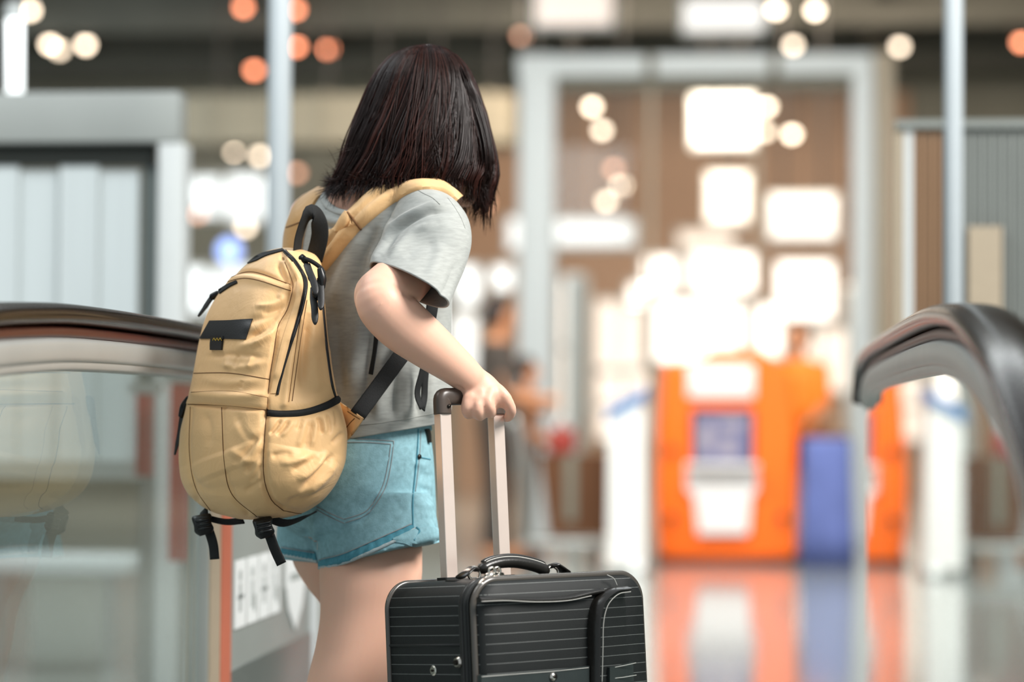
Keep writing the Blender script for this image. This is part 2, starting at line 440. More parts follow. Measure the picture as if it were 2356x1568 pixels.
# windows and lit openings of the end wall
def window(n, rect, Y, m, bars=(1, 1), frame='frame_white'):
    x0, y0, x1, y1 = rect
    a, b = P(x0, y1, Y), P(x1, y0, Y); z0 = max(a[2], 0.02)
    r = empty('window_%d' % n, (a[0], Y, z0), kind='structure')
    nx, nz = bars
    for i in range(nx):
        for j in range(nz):
            xa, xb = a[0]+(b[0]-a[0])*i/nx, a[0]+(b[0]-a[0])*(i+1)/nx; za, zb = z0+(b[2]-z0)*j/nz, z0+(b[2]-z0)*(j+1)/nz
            MB().box((xa+0.02, Y+0.01, za+0.02), (xb-0.02, Y+0.03, zb-0.02)).build('pane', m, r)
    fr = MB(); w = 0.03
    for i in range(nx+1):
        x = a[0]+(b[0]-a[0])*i/nx; fr.box((x-w, Y-0.03, z0-w), (x+w, Y+0.05, b[2]+w))
    for j in range(nz+1):
        z = z0+(b[2]-z0)*j/nz; fr.box((a[0]-w, Y-0.028, z-w), (b[0]+w, Y+0.048, z+w))
    fr.build('window_frame', frame, r)
    return r
WIN = [((1505, 690, 1705, 832), 'window_warm', (2, 1)), ((1722, 700, 1800, 820), 'window_warm', (1, 1)), ((1478, 588, 1560, 672), 'window_warm', (1, 1)),
       ((1585, 580, 1745, 672), 'window_warm', (2, 1)), ((1785, 600, 1920, 735), 'window_warm', (1, 1)), ((1445, 650, 1500, 705), 'window_warm', (1, 1)),
       ((1370, 690, 1480, 850), 'window_warm_soft', (2, 1)), ((1290, 640, 1350, 960), 'window_warm', (1, 2)), ((1560, 530, 1690, 570), 'window_warm_soft', (1, 1)),
       ((1370, 855, 1500, 1010), 'window_warm_soft', (2, 2)), ((1820, 755, 1955, 900), 'window_warm_soft', (2, 1)), ((1215, 640, 1275, 800), 'window_warm_soft', (1, 1))]
for i, (rc, m, br) in enumerate(WIN): window(i+1, rc, 33.8, m, br)
LEFTW = [((430, 405, 510, 500), 'window_cool', (1, 1)), ((520, 400, 612, 510), 'window_cool', (1, 1)), ((400, 612, 480, 720), 'window_cool', (1, 1)), ((490, 612, 600, 720), 'window_cool', (1, 1)),
         ((672, 265, 800, 330), 'window_cool_soft', (2, 1)), ((1050, 610, 1105, 700), 'window_cool', (1, 1)), ((1130, 610, 1180, 668), 'window_cool', (1, 1)), ((455, 760, 610, 900), 'window_cool_soft', (2, 1)), ((1040, 720, 1100, 860), 'window_cool_soft', (1, 1))]
for i, (rc, m, br) in enumerate(LEFTW): window(i+20, rc, 33.85, m, br)

def lightbox(rect, Y, label, m='sign_white'):
    x0, y0, x1, y1 = rect; a, b = P(x0, y1, Y), P(x1, y0, Y)
    r = empty('illuminated_sign', ((a[0]+b[0])/2, Y, a[2]), label, 'sign')
    MB().box((a[0]-0.04, Y+0.02, a[2]-0.04), (b[0]+0.04, Y+0.16, b[2]+0.04)).build('housing', 'frame_white', r)
    MB().box((a[0], Y, a[2]), (b[0], Y+0.03, b[2])).build('panel', m, r)
    for x in (a[0]+0.12, b[0]-0.12):
        MB().cyl((x, Y+0.09, b[2]), (x, Y+0.09, CEIL), 0.015, n=6).build('hanger_rod', 'black_metal', r)
lightbox((1172, 505, 1258, 570), 24, 'square white lit sign left of the long white sign, behind the frame post')
lightbox((1280, 508, 1458, 562), 24, 'long white lit sign across the left half of the white portal')
lightbox((1775, 452, 1920, 545), 25, 'wide white lit sign at the right of the portal, above the orange kiosk')
lightbox((1598, 225, 1735, 332), 26, 'large white lit sign hanging high inside the portal')
lightbox((1632, 402, 1718, 505), 27, 'pale dim lit sign in the middle of the portal below the high one', 'window_warm_soft')
lightbox((1575, 0, 1755, 68), 23, 'broad white light panel at the top edge above the portal', 'sign_white')
lightbox((1235, -30, 1405, 55), 23, 'broad cream light panel at the top edge left of the other', 'window_warm_soft')

# pendant lamps: housing, bulb, rod
LAMPS = [(115, 100, 29, 'w', 'cream pendant lamp high over the booth, left one of the close pair'), (137, 112, 31, 'd', 'faint lamp half hidden beside the cream pendant over the booth'), (197, 101, 29, 'w', 'cream pendant lamp high over the booth, right one of the pair'),
 (70, 22, 28, 'w', 'cream lamp at the top left corner beside the hanging tube light'), (560, 15, 28, 'o', 'orange lamp at the top edge left of the pole'), (567, 35, 30, 'e', 'dim orange lamp just below the brighter orange lamp left of the pole'),
 (680, 20, 28, 'o', 'orange lamp at the top edge just right of the pole'), (682, 105, 29, 'o', 'orange lamp half cut by the right side of the pole'), (755, 111, 29, 'o', 'orange lamp farther right of the pole, left of the dark hair'),
 (585, 159, 30, 'o', 'dull orange lamp left of the pole above the duct'), (537, 343, 31, 'w', 'large cream lamp above the cool windows, left of the pole'), (598, 356, 31, 'd', 'paler cream lamp touching the left side of the pole'),
 (682, 395, 32, 'e', 'faint lamp right of the pole level with the hair ends'), (1170, 12, 29, 'w', 'cream lamp at the top edge above the left portal post'), (1260, 14, 29, 'w', 'bright cream lamp at the top edge above the portal, left side'),
 (1785, 20, 28, 'w', 'warm lamp at the top edge above the portal, left of the right-hand pair'), (1875, 22, 28, 'w', 'bright cream lamp at the top edge, right one of the right-hand pair'), (1825, 102, 29, 'd', 'soft lamp below the top right pair of lamps'),
 (1200, 80, 29, 'e', 'dim brown lamp above the corner of the portal'), (2070, 105, 29, 'd', 'lamp right of the portal top corner'), (2350, 95, 29, 'o', 'orange lamp at the right edge of the picture'),
 (1362, 243, 30, 'w', 'cream lamp inside the portal, topmost of the left chain of lamps'), (1385, 297, 28, 'd', 'pale lamp second from the top in the left chain inside the portal'), (1412, 385, 32, 'e', 'faint lamp in the middle of the left chain inside the portal'),
 (1430, 424, 32, 'd', 'lamp right of the lowest lamp of the chain inside the portal'), (1395, 460, 33, 'd', 'lowest lamp of the left chain inside the portal'), (1764, 243, 30, 'w', 'cream lamp inside the portal right of the high lit sign'),
 (1760, 300, 31, 'd', 'pale lamp under the cream lamp right of the high lit sign'), (1822, 306, 30, 'w', 'bright cream lamp inside the portal nearest its right post'), (1318, 145, 27, 'd', 'pale lamp in front of the portal header, left'),
 (455, 490, 31, 'e', 'dim lamp at the lower left of the cool windows'), (565, 520, 31, 'd', 'lamp at the lower right of the cool windows left of the pole'), (1115, 465, 31, 'e', 'dim orange lamp just right of the woman\'s face')]
mat('lamp_dim', 'ffffff', emit='f6dfc2', estr=6, var=0.0)
mat('lamp_ember', 'ffffff', emit='e0936a', estr=3, var=0.0)
LM = {'w': 'lamp_warm', 'o': 'lamp_orange', 'd': 'lamp_dim', 'e': 'lamp_ember'}
def lathe_vf(prof, n=14):
    v = []; 
    for r, z in prof:
        for k in range(n): a = 2*math.pi*k/n; v.append((r*math.cos(a), r*math.sin(a), z))
    return v, ring_faces(len(prof), n)
for (px, py, Y, kd, lab) in LAMPS:
    c = P(px, py, Y); R = 0.062*Y/30
    r = empty('pendant_lamp', (c[0], c[1], c[2]), lab, 'lamp', 'pendant lamps under the hall ceiling')
    v, f = lathe_vf([(R*0.3, -R), (R*0.8, -R*0.7), (R, -R*0.1), (R*0.85, R*0.45), (R*0.3, R*0.7)]); o = mesh_obj('bulb', np.array(v)+c, f, LM[kd], r)
    v, f = lathe_vf([(R*1.0, R*0.3), (R*1.08, R*0.5), (R*0.7, R*1.1), (R*0.25, R*1.3)]); mesh_obj('cap', np.array(v)+c, f, 'black_metal', r)
    MB().cyl(c+np.array([0, 0, R*1.2]), (c[0], c[1], CEIL), 0.008, n=6).build('rod', 'black_metal', r)
c = P(527, 576, 30); r = empty('round_sign', tuple(c), 'round blue lit sign above the backpack beside the pole', 'sign')
v, f = tube_vf([c, c+np.array([0, 0.08, 0])], 0.13, 24); mesh_obj('panel', v, f, 'lamp_blue', r)
v, f = tube_vf([c+np.array([0, 0.02, 0]), c+np.array([0, 0.12, 0])], 0.145, 24); mesh_obj('rim', v, f, 'frame_white', r)
MB().cyl((c[0], c[1]+0.1, 0), (c[0], c[1]+0.1, c[2]), 0.03, n=8).build('post', 'frame_white', r)

# white portal frame
YP = 20.0
r = empty('portal_frame', tuple(P(1620, 1240, YP)*np.array([1, 1, 0])), 'tall white portal frame standing before the bright warm hall', 'frame')
slab(1190, 125, 1272, 1700, YP, 0.28).build('post', 'frame_white', r, bevel=0.015)
slab(1962, 125, 2008, 1700, YP, 0.28).build('post', 'frame_white', r, bevel=0.015)
slab(2012, 118, 2056, 1700, YP+0.15, 0.4).build('return_post', 'slat_beige', r, bevel=0.015)
slab(1190, 125, 2008, 172, YP-0.002, 0.284).build('header', 'frame_white', r, bevel=0.015)
slab(1272, 172, 1962, 200, YP+0.1, 0.1).build('door_track', 'duct_beige', r)
slab(1484, 125, 1508, 172, YP-0.02, 0.05).build('bracket', 'duct_beige', r); slab(1770, 125, 1794, 172, YP-0.02, 0.05).build('bracket', 'duct_beige', r)
for x0, x1 in ((1272, 1490), (1500, 1735), (1745, 1962)):
    slab(x0, 200, x1, 1700, YP+0.14, 0.012).build('door_pane', 'glass_clear', r)
for x in (1495, 1740): slab(x-5, 200, x+5, 1700, YP+0.12, 0.05).build('door_stile', 'slat_beige', r)

# two slim poles
for px, w, lab in ((641, 55, 'slim pale grey steel pole rising behind the backpack'), (2194, 42, 'slim pale grey steel pole behind the near handrail, before the slatted screen')):
    Y = 6.3; c = P(px, 500, Y); c[0] += 0; R = w*Y/FPX/2
    r = empty('steel_pole', (c[0], Y, 0), lab, 'pole', 'steel poles')
    v, f = lathe_vf([(R, 0.0), (R, 3.9)], 28); mesh_obj('shaft', np.array(v)+np.array([c[0], Y, 0]), f, 'post_grey', r)
    v, f = lathe_vf([(R*2.4, 0.0), (R*2.4, 0.02), (R*1.3, 0.03), (R*1.25, 0.09), (R, 0.1)], 28); mesh_obj('base_flange', np.array(v)+np.array([c[0], Y, 0]), f, 'steel', r)

# framed booth with frosted panels
YB = 6.9
r = empty('glazed_booth', tuple(P(100, 1500, YB)*np.array([1, 1, 0])), 'pale grey framed booth with frosted white panels beyond the handrail', 'booth')
slab(-420, 212, 412, 328, YB, 0.10).build('header', 'booth_grey', r, bevel=0.006)
slab(352, 328, 412, 2400, YB, 0.10).build('post', 'frame_white', r, bevel=0.006)
slab(-420, 334, 352, 380, YB+0.04, 0.05).build('blind_box', 'dark_slot', r)
slab(318, 380, 352, 2400, YB+0.07, 0.03).build('gap_strip', 'kick_grey', r)
for i, (a, b) in enumerate(((-420, -330), (-326, -238), (-234, -146), (-142, -54), (-50, 38), (42, 130), (134, 222), (226, 316))):
    slab(a, 380+(i % 2)*10, b, 1060, YB+0.05+(i % 2)*0.02, 0.012).build('frosted_panel', 'frost', r)
slab(-420, 1060, 352, 1100, YB+0.03, 0.05).build('rail', 'booth_grey', r)
r = empty('tube_light', tuple(P(34, 220, 7.4)), 'white vertical tube light hanging at the left edge', 'lamp')
a, b = P(34, 218, 7.4), P(34, 45, 7.4)
MB().cyl(a, b, 0.026, n=14).build('tube', 'lamp_tube', r, smooth=True); MB().cyl(b, b+np.array([0, 0, 0.05]), 0.03, n=14).build('cap', 'frame_white', r)
MB().cyl(b+np.array([0, 0, 0.05]), b+np.array([0, 0, 4.0]), 0.006, n=6).build('cable', 'black_metal', r)

# slatted screen on the right
YS = 6.7
r = empty('slatted_screen', tuple(P(2230, 1500, YS)*np.array([1, 1, 0])), 'grey screen of narrow upright slats behind the near handrail', 'screen')
slab(2062, 274, 2600, 292, YS-0.02, 0.06).build('top_rail', 'slat_grey', r)
slab(2062, 1880, 2600, 1900, YS-0.02, 0.06).build('bottom_rail', 'slat_grey', r)
slab(2060, 292, 2078, 1900, YS, 0.04).build('end_post', 'slat_beige', r); slab(2080, 292, 2100, 1900, YS, 0.05).build('end_post', 'frame_white', r)
x = 2104
while x < 2590:
    slab(x, 292, x+15, 1880, YS+0.005, 0.02).build('slat', 'slat_brown' if x < 2185 else 'slat_grey', r); x += 23
slab(2100, 292, 2600, 1880, YS+0.10, 0.02).build('backing', 'dark_slot', r)
slab(2228, 520, 2306, 730, YS-0.03, 0.02).build('notice', 'slat_beige', r)

# ================================================================== escalator balustrades
XL, XR = -0.98, 0.293
HP = np.array([(1.0, 0.28), (1.6, 0.60), (2.1, 0.865), (2.5, 1.005), (2.9, 1.078), (3.25, 1.104), (3.6, 1.113), (4.2, 1.115), (4.9, 1.112), (5.25, 1.10), (5.42, 1.07), (5.5, 1.01)])
def balustrade(X, label, inner, panels, end):
    """handrail with a metal profile under it on standing glass panes"""
    r = empty('escalator_balustrade', (X, 4.0, 0), label, 'balustrade', 'escalator balustrades')
    path = spline(np.column_stack([np.full(len(HP), X), HP[:, 0], HP[:, 1]]), 90)
    if end < 5.5: path = path[path[:, 1] < end]
    ph = np.linspace(0, 2*math.pi, 28, endpoint=False); e = 3.0
    def sweep(path, a, b, dz, e):
        t, A, B = frames(path, (0, 0, 1)); v = []
        for i in range(len(path)):
            cx = np.sign(np.cos(ph))*np.abs(np.cos(ph))**(2/e)*a; sx = np.sign(np.sin(ph))*np.abs(np.sin(ph))**(2/e)*b
            v.append(path[i]+A[i]*dz+cx[:, None]*B[i]+sx[:, None]*A[i])
        return np.vstack(v), ring_faces(len(path), 28)
    v, f = sweep(path, 0.040, 0.016, -0.016, 2.6); mesh_obj('handrail', v, f, 'rubber_black', r)
    v, f = sweep(path[:-2], 0.022, 0.010, -0.041, 3); mesh_obj('guide_strip', v, f, 'rail_red', r)
    v, f = sweep(path[:-2], 0.028, 0.019, -0.068, 4); mesh_obj('rail_profile', v, f, 'aluminium', r)
    v, f = sweep(path[:-2], 0.022, 0.010, -0.088, 4); mesh_obj('lower_profile', v, f, 'aluminium', r)
    zt = lambda y: np.interp(y, HP[:, 0], HP[:, 1])-0.09
    for y0, y1 in panels:
        ys = np.linspace(y0+0.003, y1-0.003, 14); v = []; f = []
        for y in ys:
            zz = zt(y) if y < 5.3 else zt(5.3)-(y-5.3)*0.25
            lo = 0.05 if y > 3.2 else max(-0.1, zt(y)-0.95)
            v += [(X-0.006, y, lo), (X+0.006, y, lo), (X+0.006, y, zz), (X-0.006, y, zz)]
        f = ring_faces(len(ys), 4); fix_normals(mesh_obj('glass_pane', v, f, 'glass', r, smooth=False))
    MB().box((X-0.03, 3.2, 0), (X+0.03, 5.52, 0.06)).build('base_channel', 'aluminium', r, bevel=0.004)
    return r
rb = balustrade(XR, 'near balustrade with black handrail and clear glass at the right', -1, [(1.9, 2.9), (2.9, 4.87), (4.87, 5.5)], 5.6)
lb = balustrade(XL, 'balustrade with black handrail and clear glass left of the backpack', 1, [(1.9, 2.9), (2.9, 4.33)], 5.6)
# grey newel panel with pictogram stickers on the left balustrade
nw = MB().box((XL-0.02, 4.35, 0.0), (XL+0.02, 5.46, 0.86)).build('newel_panel', 'newel_grey', lb, bevel=0.006)
MB().box((XL-0.022, 4.44, 0.0), (XL+0.023, 4.53, 0.86)).build('edge_strip', 'strip_orange', lb)
MB().box((XL-0.0225, 4.352, 0.0), (XL+0.0215, 4.44, 0.858)).build('edge_strip', 'slat_beige', lb)
MB().box((XL-0.024, 4.53, 0.02), (XL+0.0235, 5.46, 0.47)).build('kick_plate', 'kick_grey', lb, bevel=0.003)
MB().box((XL-0.024, 5.40, 0.0), (XL+0.024, 5.47, 0.86)).build('end_strip', 'white_paint', lb)
xs = XL+0.0215
for i in range(4):
    y0 = 4.565+i*0.118
    s = MB().box((xs-0.001, y0, 0.545), (xs+0.0015, y0+0.10, 0.675)).build('sticker', 'sticker_white', lb)
    g = MB()
    g.box((xs+0.001, y0+0.035, 0.575), (xs+0.0022, y0+0.055, 0.63)); g.cyl((xs+0.001, y0+0.045, 0.645), (xs+0.0022, y0+0.045, 0.645), 0.012, n=12)
    if i % 2: g.box((xs+0.001, y0+0.06, 0.565), (xs+0.0022, y0+0.075, 0.60))
    else: g.box((xs+0.001, y0+0.02, 0.60), (xs+0.0022, y0+0.08, 0.608))
    g.build('pictogram', 'sticker_grey', s)
sh = [(-0.12, 0.06), (0, 0.075), (0.12, 0.06), (0.115, -0.01), (0.08, -0.06), (0, -0.11), (-0.08, -0.06), (-0.115, -0.01)]
v = [(xs+0.002, 5.2+a, 0.60+b) for a, b in sh]+[(xs-0.001, 5.2+a, 0.60+b) for a, b in sh]
s = mesh_obj('shield_sticker', v, [tuple(range(8)), tuple(range(15, 7, -1))]+[(i, i+8, (i+1) % 8+8, (i+1) % 8) for i in range(8)], 'sticker_white', lb, smooth=False); fix_normals(s)
MB().box((xs+0.0015, 5.13, 0.60), (xs+0.0026, 5.27, 0.615)).build('mark', 'sticker_grey', s)

# ================================================================== kiosk area
YK = 16.6
kr = empty('check_in_kiosk', tuple(P(1668, 1290, YK)*np.array([1, 1, 0])), 'bright orange self-service kiosk with a screen and white panels', 'kiosk')
body = [(1518, 1285), (1510, 1200), (1516, 980), (1528, 836), (1600, 826), (1640, 802), (1755, 802), (1785, 832), (1822, 860), (1834, 980), (1832, 1285)]
def extr(pts, Y, th):
    n = len(pts); a = [P(x, y, Y) for x, y in pts]; v = a+[p+np.array([0, th, 0]) for p in a]
    return v, [tuple(range(n)), tuple(range(2*n-1, n-1, -1))]+[(i, i+n, (i+1) % n+n, (i+1) % n) for i in range(n)]
v, f = extr(body, YK, 0.45); o = mesh_obj('body', v, f, 'kiosk_orange', kr, False); fix_normals(o)
add_mod_apply(o, [('BEVEL', dict(width=0.03, segments=3, limit_method='ANGLE'))])
slab(1508, 1278, 1836, 1312, YK+0.04, 0.36).build('plinth', 'black_metal', kr)
slab(1582, 838, 1736, 915, YK-0.03, 0.05).build('name_panel', 'kiosk_white', kr, bevel=0.01)
slab(1590, 940, 1735, 1072, YK-0.035, 0.05).build('screen_bezel', 'black_metal', kr, bevel=0.01)
sc = slab(1598, 950, 1727, 1064, YK-0.04, 0.02).build('screen', 'screen_glow', kr)
for i, (a, b, c_, e_) in enumerate(((1612, 975, 1640, 1040), (1655, 965, 1712, 985), (1660, 1005, 1690, 1050))): slab(a, b, c_, e_, YK-0.045, 0.006).build('picture', 'print_mark', sc)
v, f = extr([(1578, 1072), (1742, 1072), (1742, 1125), (1728, 1140), (1722, 1228), (1606, 1228), (1598, 1140), (1580, 1125)], YK-0.06, 0.08); o = mesh_obj('service_panel', v, f, 'kiosk_white', kr, False); fix_normals(o)
slab(1578, 1066, 1744, 1078, YK-0.16, 0.16).build('keyboard_shelf', 'kiosk_white', kr, bevel=0.01)
for q in ((1545, 1035), (1545, 1190), (1800, 1190)):
    c = P(q[0], q[1], YK-0.01); MB().cyl(c, c+np.array([0, -0.03, 0]), 0.03, n=14).build('lock', 'black_metal', kr)
# white pylon with a blue sloped top
YG = 15.4
g = empty('gate_pylon', tuple(P(1440, 1310, YG)*np.array([1, 1, 0])), 'white pylon with a sloping blue top left of the orange kiosk', 'pylon')
v, f = extr([(1398, 1313), (1402, 968), (1480, 915), (1484, 1313)], YG, 0.5); fix_normals(mesh_obj('body', v, f, 'pylon_white', g, False))
v, f = extr([(1392, 968), (1400, 935), (1488, 888), (1484, 918)], YG-0.02, 0.54); fix_normals(mesh_obj('sloped_top', v, f, 'sign_blue', g, False))
slab(1392, 1300, 1490, 1316, YG-0.03, 0.56).build('foot_plate', 'steel', g)
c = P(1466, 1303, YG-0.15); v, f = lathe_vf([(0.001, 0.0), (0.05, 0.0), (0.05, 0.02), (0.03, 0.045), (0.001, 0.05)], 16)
l = empty('glint_dome', (c[0], c[1], 0), 'small white dome standing in for a metal glint at the foot of the white pylon', 'lamp')  # white dome added in place of a metal glint, not a light source
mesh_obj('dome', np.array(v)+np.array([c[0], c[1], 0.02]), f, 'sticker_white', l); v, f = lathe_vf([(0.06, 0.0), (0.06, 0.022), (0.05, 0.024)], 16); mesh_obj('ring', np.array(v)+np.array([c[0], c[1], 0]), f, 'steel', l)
# blue draped stand
v = []; n = 120; c0 = P(1905, 1300, 16.3); wx = 58*16.3/FPX
for z, s in ((0.0, 1.08), (0.25, 1.03), (0.6, 0.98), (0.80, 0.97), (0.84, 0.95), (0.86, 0.85)):
    for k in range(n):
        a = 2*math.pi*k/n; cx = np.sign(math.cos(a))*abs(math.cos(a))**0.4; cy = np.sign(math.sin(a))*abs(math.sin(a))**0.4
        pl = 1+0.05*math.sin(k/n*2*math.pi*13)*(1-z/0.95); v.append((c0[0]+wx*s*pl*cx, 16.5+0.22*s*pl*cy, z))
b = empty('draped_stand', (c0[0], 16.5, 0), 'stand covered to the floor by a pleated blue cloth right of the kiosk', 'stand')
mesh_obj('cloth', v, ring_faces(6, n), 'cloth_blue', b); MB().box((c0[0]-wx*0.8, 16.32, 0.86), (c0[0]+wx*0.8, 16.68, 0.885)).build('top_board', 'carton_brown', b)
# trolley with brown carton
t = empty('luggage_trolley', tuple(P(1310, 1290, 16.0)*np.array([1, 1, 0])), 'steel luggage trolley carrying a brown carton', 'trolley')
a, b2 = P(1205, 1270, 16.0), P(1400, 1235, 16.0)
MB().box((a[0], 15.9, 0.13), (b2[0], 16.4, 0.18)).build('platform', 'steel', t, bevel=0.01)
for x in (a[0]+0.05, b2[0]-0.08):
    for y in (15.95, 16.35): MB().cyl((x-0.02, y, 0.065), (x+0.02, y, 0.065), 0.062, n=16).build('wheel', 'black_metal', t)
v, f = tube_vf(spline([(a[0]+0.03, 15.93, 0.16), (a[0]-0.02, 15.93, 0.7), (a[0]-0.06, 15.93, 0.98), (a[0]-0.08, 16.15, 1.02), (a[0]-0.06, 16.37, 0.98), (a[0]-0.02, 16.37, 0.7), (a[0]+0.03, 16.37, 0.16)], 40), 0.018, 8); mesh_obj('push_bar', v, f, 'steel', t)
c = empty('carton', tuple(P(1316, 1205, 16.0)), 'brown carton resting on the steel trolley', 'box')
v, f = extr([(1262, 1232), (1240, 1045), (1392, 1045), (1392, 1232)], 15.98, 0.38); fix_normals(mesh_obj('box_body', v, f, 'carton_brown', c, False))
slab(1300, 1043, 1325, 1200, 15.972, 0.01).build('tape', 'duct_beige', c)
bg_ = empty('red_bag', tuple(P(1292, 1045, 16.1)), 'small red and white bag lying on the brown carton', 'bag')
v, f = silloft([(985, 1268, 1316, 16.15, 0.7, 2.5, 0), (1000, 1262, 1325, 16.15, 0.7, 2.5, 0), (1030, 1260, 1325, 16.15, 0.7, 2.5, 0), (1044, 1264, 1320, 16.15, 0.7, 2.5, 0)], 24, 12); mesh_obj('bag_body', v, f, 'banner_red', bg_)
a = P(1275, 985, 16.15); b3 = P(1308, 985, 16.15); v, f = tube_vf(spline([a, (a+b3)/2+np.array([0, 0, 0.08]), b3], 14), 0.012, 8); mesh_obj('carry_handle', v, f, 'kiosk_white', bg_)
# pale columns
for i, (rc, Y, lab) in enumerate((((1300, 640, 1345, 0), 24.0, 'round white pillar in the bright hall behind the trolley'), ((1945, 640, 1985, 0), 26.0, 'round white pillar beside the right portal post'))):
    c = P((rc[0]+rc[2])/2, 900, Y); R = (rc[2]-rc[0])*Y/FPX/2
    r = empty('pillar', (c[0], Y, 0), lab, 'pillar')
    v, f = lathe_vf([(R, 0), (R, 2.36), (R*1.06, 2.37), (R*1.06, 2.43), (R*0.3, 2.44)], 24); mesh_obj('shaft', np.array(v)+np.array([c[0], Y, 0]), f, 'white_paint', r)
    v, f = lathe_vf([(R*1.25, 0), (R*1.25, 0.2), (R*1.05, 0.25)], 24); mesh_obj('plinth', np.array(v)+np.array([c[0], Y, 0]), f, 'booth_grey', r)
# red roll-up banners and grey counter seen through the left glass
for (rc, Y, lab) in (((312, 905, 354, 1095), 6.45, 'dark red roll-up banner seen through the glass left of the backpack'), ((388, 880, 446, 1290), 6.3, 'tall dark red roll-up banner close to the left edge of the backpack')):
    x0, y0, x1, y1 = rc; a, b = P(x0, y1, Y), P(x1, y0, Y)
    r = empty('banner_stand', ((a[0]+b[0])/2, Y, 0), lab, 'banner', 'red banners')
    MB().box((a[0], Y, a[2]), (b[0], Y+0.006, b[2])).build('banner', 'banner_red', r)
    MB().box((a[0]-0.02, Y-0.005, b[2]), (b[0]+0.02, Y+0.02, b[2]+0.03)).build('top_bar', 'steel', r)
    MB().cyl(((a[0]+b[0])/2, Y+0.03, 0), ((a[0]+b[0])/2, Y+0.03, b[2]), 0.012, n=8).build('pole', 'steel', r); MB().box((a[0]-0.03, Y-0.1, 0), (b[0]+0.03, Y+0.12, 0.035)).build('foot', 'black_metal', r)
r = empty('waiting_bench', tuple(P(180, 1500, 9)*np.array([1, 1, 0])), 'low pale bench seen through the left glass', 'bench')
a, b = P(-60, 1430, 9.0), P(290, 1395, 9.0)
MB().box((a[0], 9.0, 0.36), (b[0], 9.45, 0.42)).build('seat', 'white_paint', r, bevel=0.01)
for x in (a[0]+0.05, b[0]-0.1): MB().box((x, 9.05, 0), (x+0.05, 9.4, 0.36)).build('leg', 'steel', r)
# ================================================================== the woman
mat('skin', 'e8b79e', rough=0.45, var=0.06, scale=14, bump=0.04, bscale=400, sss=0.2, spec=0.35)
mat('shirt_grey', 'a2a49f', rough=0.9, var=0.26, scale=60, stretch=(1, 1, 4.5), bump=0.12, bscale=600, sheen=0.15, spec=0.2)
mat('shirt_thread', '8c8d87', rough=0.9)
mat('denim', '88b0b9', rough=0.85, var=0.36, scale=120, bump=0.3, bscale=500, spec=0.2)
mat('denim_dark', '4f8c9d', rough=0.85, var=0.3, scale=200, bump=0.25, bscale=700, spec=0.2)
mat('denim_fray', 'a9b6b8', rough=0.95, var=0.3, scale=300, bump=0.3)
mat('thread_grey', '8b9294', rough=0.8)
mat('rivet', '3a3530', rough=0.3, metal=0.9)
mat('hair', '1f110d', rough=0.34, var=0.5, scale=25, stretch=(1, 1, 0.15), spec=0.22)
mat('hair_brown', '3a1c14', rough=0.34, var=0.4, scale=25, spec=0.3)
mat('shoe_white', 'd8d6d0', rough=0.6)
mat('shoe_sole', 'efefe9', rough=0.6)

TY = 45  # heading: facing right and away; sections turned by -45 degrees
person = empty('person', tuple(P(830, 2250, 3.95)*np.array([1, 1, 0])), 'woman seen from behind in grey t-shirt and denim shorts, gripping the suitcase handle', 'person')
YT = 3.97
parts = []
# torso under the clothes
parts.append(silloft([(450, 800, 985, YT, 0.55, 2, -TY), (475, 735, 1025, YT, 0.6, 2.2, -TY), (520, 690, 1030, YT, 0.6, 2.3, -TY), (620, 690, 1015, YT, 0.62, 2.2, -TY), (750, 700, 1005, YT, 0.66, 2.1, -TY), (880, 690, 990, YT, 0.7, 2.1, -TY), (980, 665, 985, YT, 0.75, 2.2, -TY), (1100, 655, 985, YT, 0.8, 2.3, -TY), (1200, 660, 975, YT, 0.75, 2.2, -TY), (1262, 700, 940, YT, 0.7, 2, -TY)], 48, 60))
# neck and head
parts.append(limb_vf([(812, 545, 3.965), (813, 482, 3.935), (842, 440, 3.945), (915, 370, 3.965)], [0.050, 0.046, 0.045, 0.048]))
parts.append(silloft([(150, 945, 1010, 3.97, 1, 2, 0), (165, 915, 1040, 3.97, 1, 2, 0), (210, 885, 1070, 3.97, 1, 2, 0), (280, 875, 1085, 3.97, 1, 2, 0), (350, 890, 1090, 3.98, 1, 2, 0), (400, 930, 1095, 3.99, 0.9, 2, 0), (440, 980, 1100, 4.0, 0.8, 2, 0), (465, 1010, 1095, 4.0, 0.8, 2, 0), (475, 1030, 1080, 4.0, 0.8, 2, 0)], 32, 30))
parts.append(limb_vf([(1090, 372, 4.03), (1104, 385, 4.035), (1100, 392, 4.03)], [0.008, 0.011, 0.008], 10, 10))   # nose
# right arm
parts.append(limb_vf([(1005, 505, 3.87), (988, 560, 3.82), (936, 630, 3.742), (880, 684, 3.655)], [0.036, 0.040, 0.0435, 0.045], 24, 30))
parts.append(limb_vf([(872, 672, 3.645), (880, 700, 3.64), (925, 745, 3.66), (985, 793, 3.685), (1040, 836, 3.705), (1078, 868, 3.72)], [0.034, 0.0405, 0.0425, 0.0375, 0.031, 0.0262], 24, 44))
parts.append(limb_vf([(856, 690, 3.64), (862, 697, 3.645)], [0.023, 0.023], 16, 6))
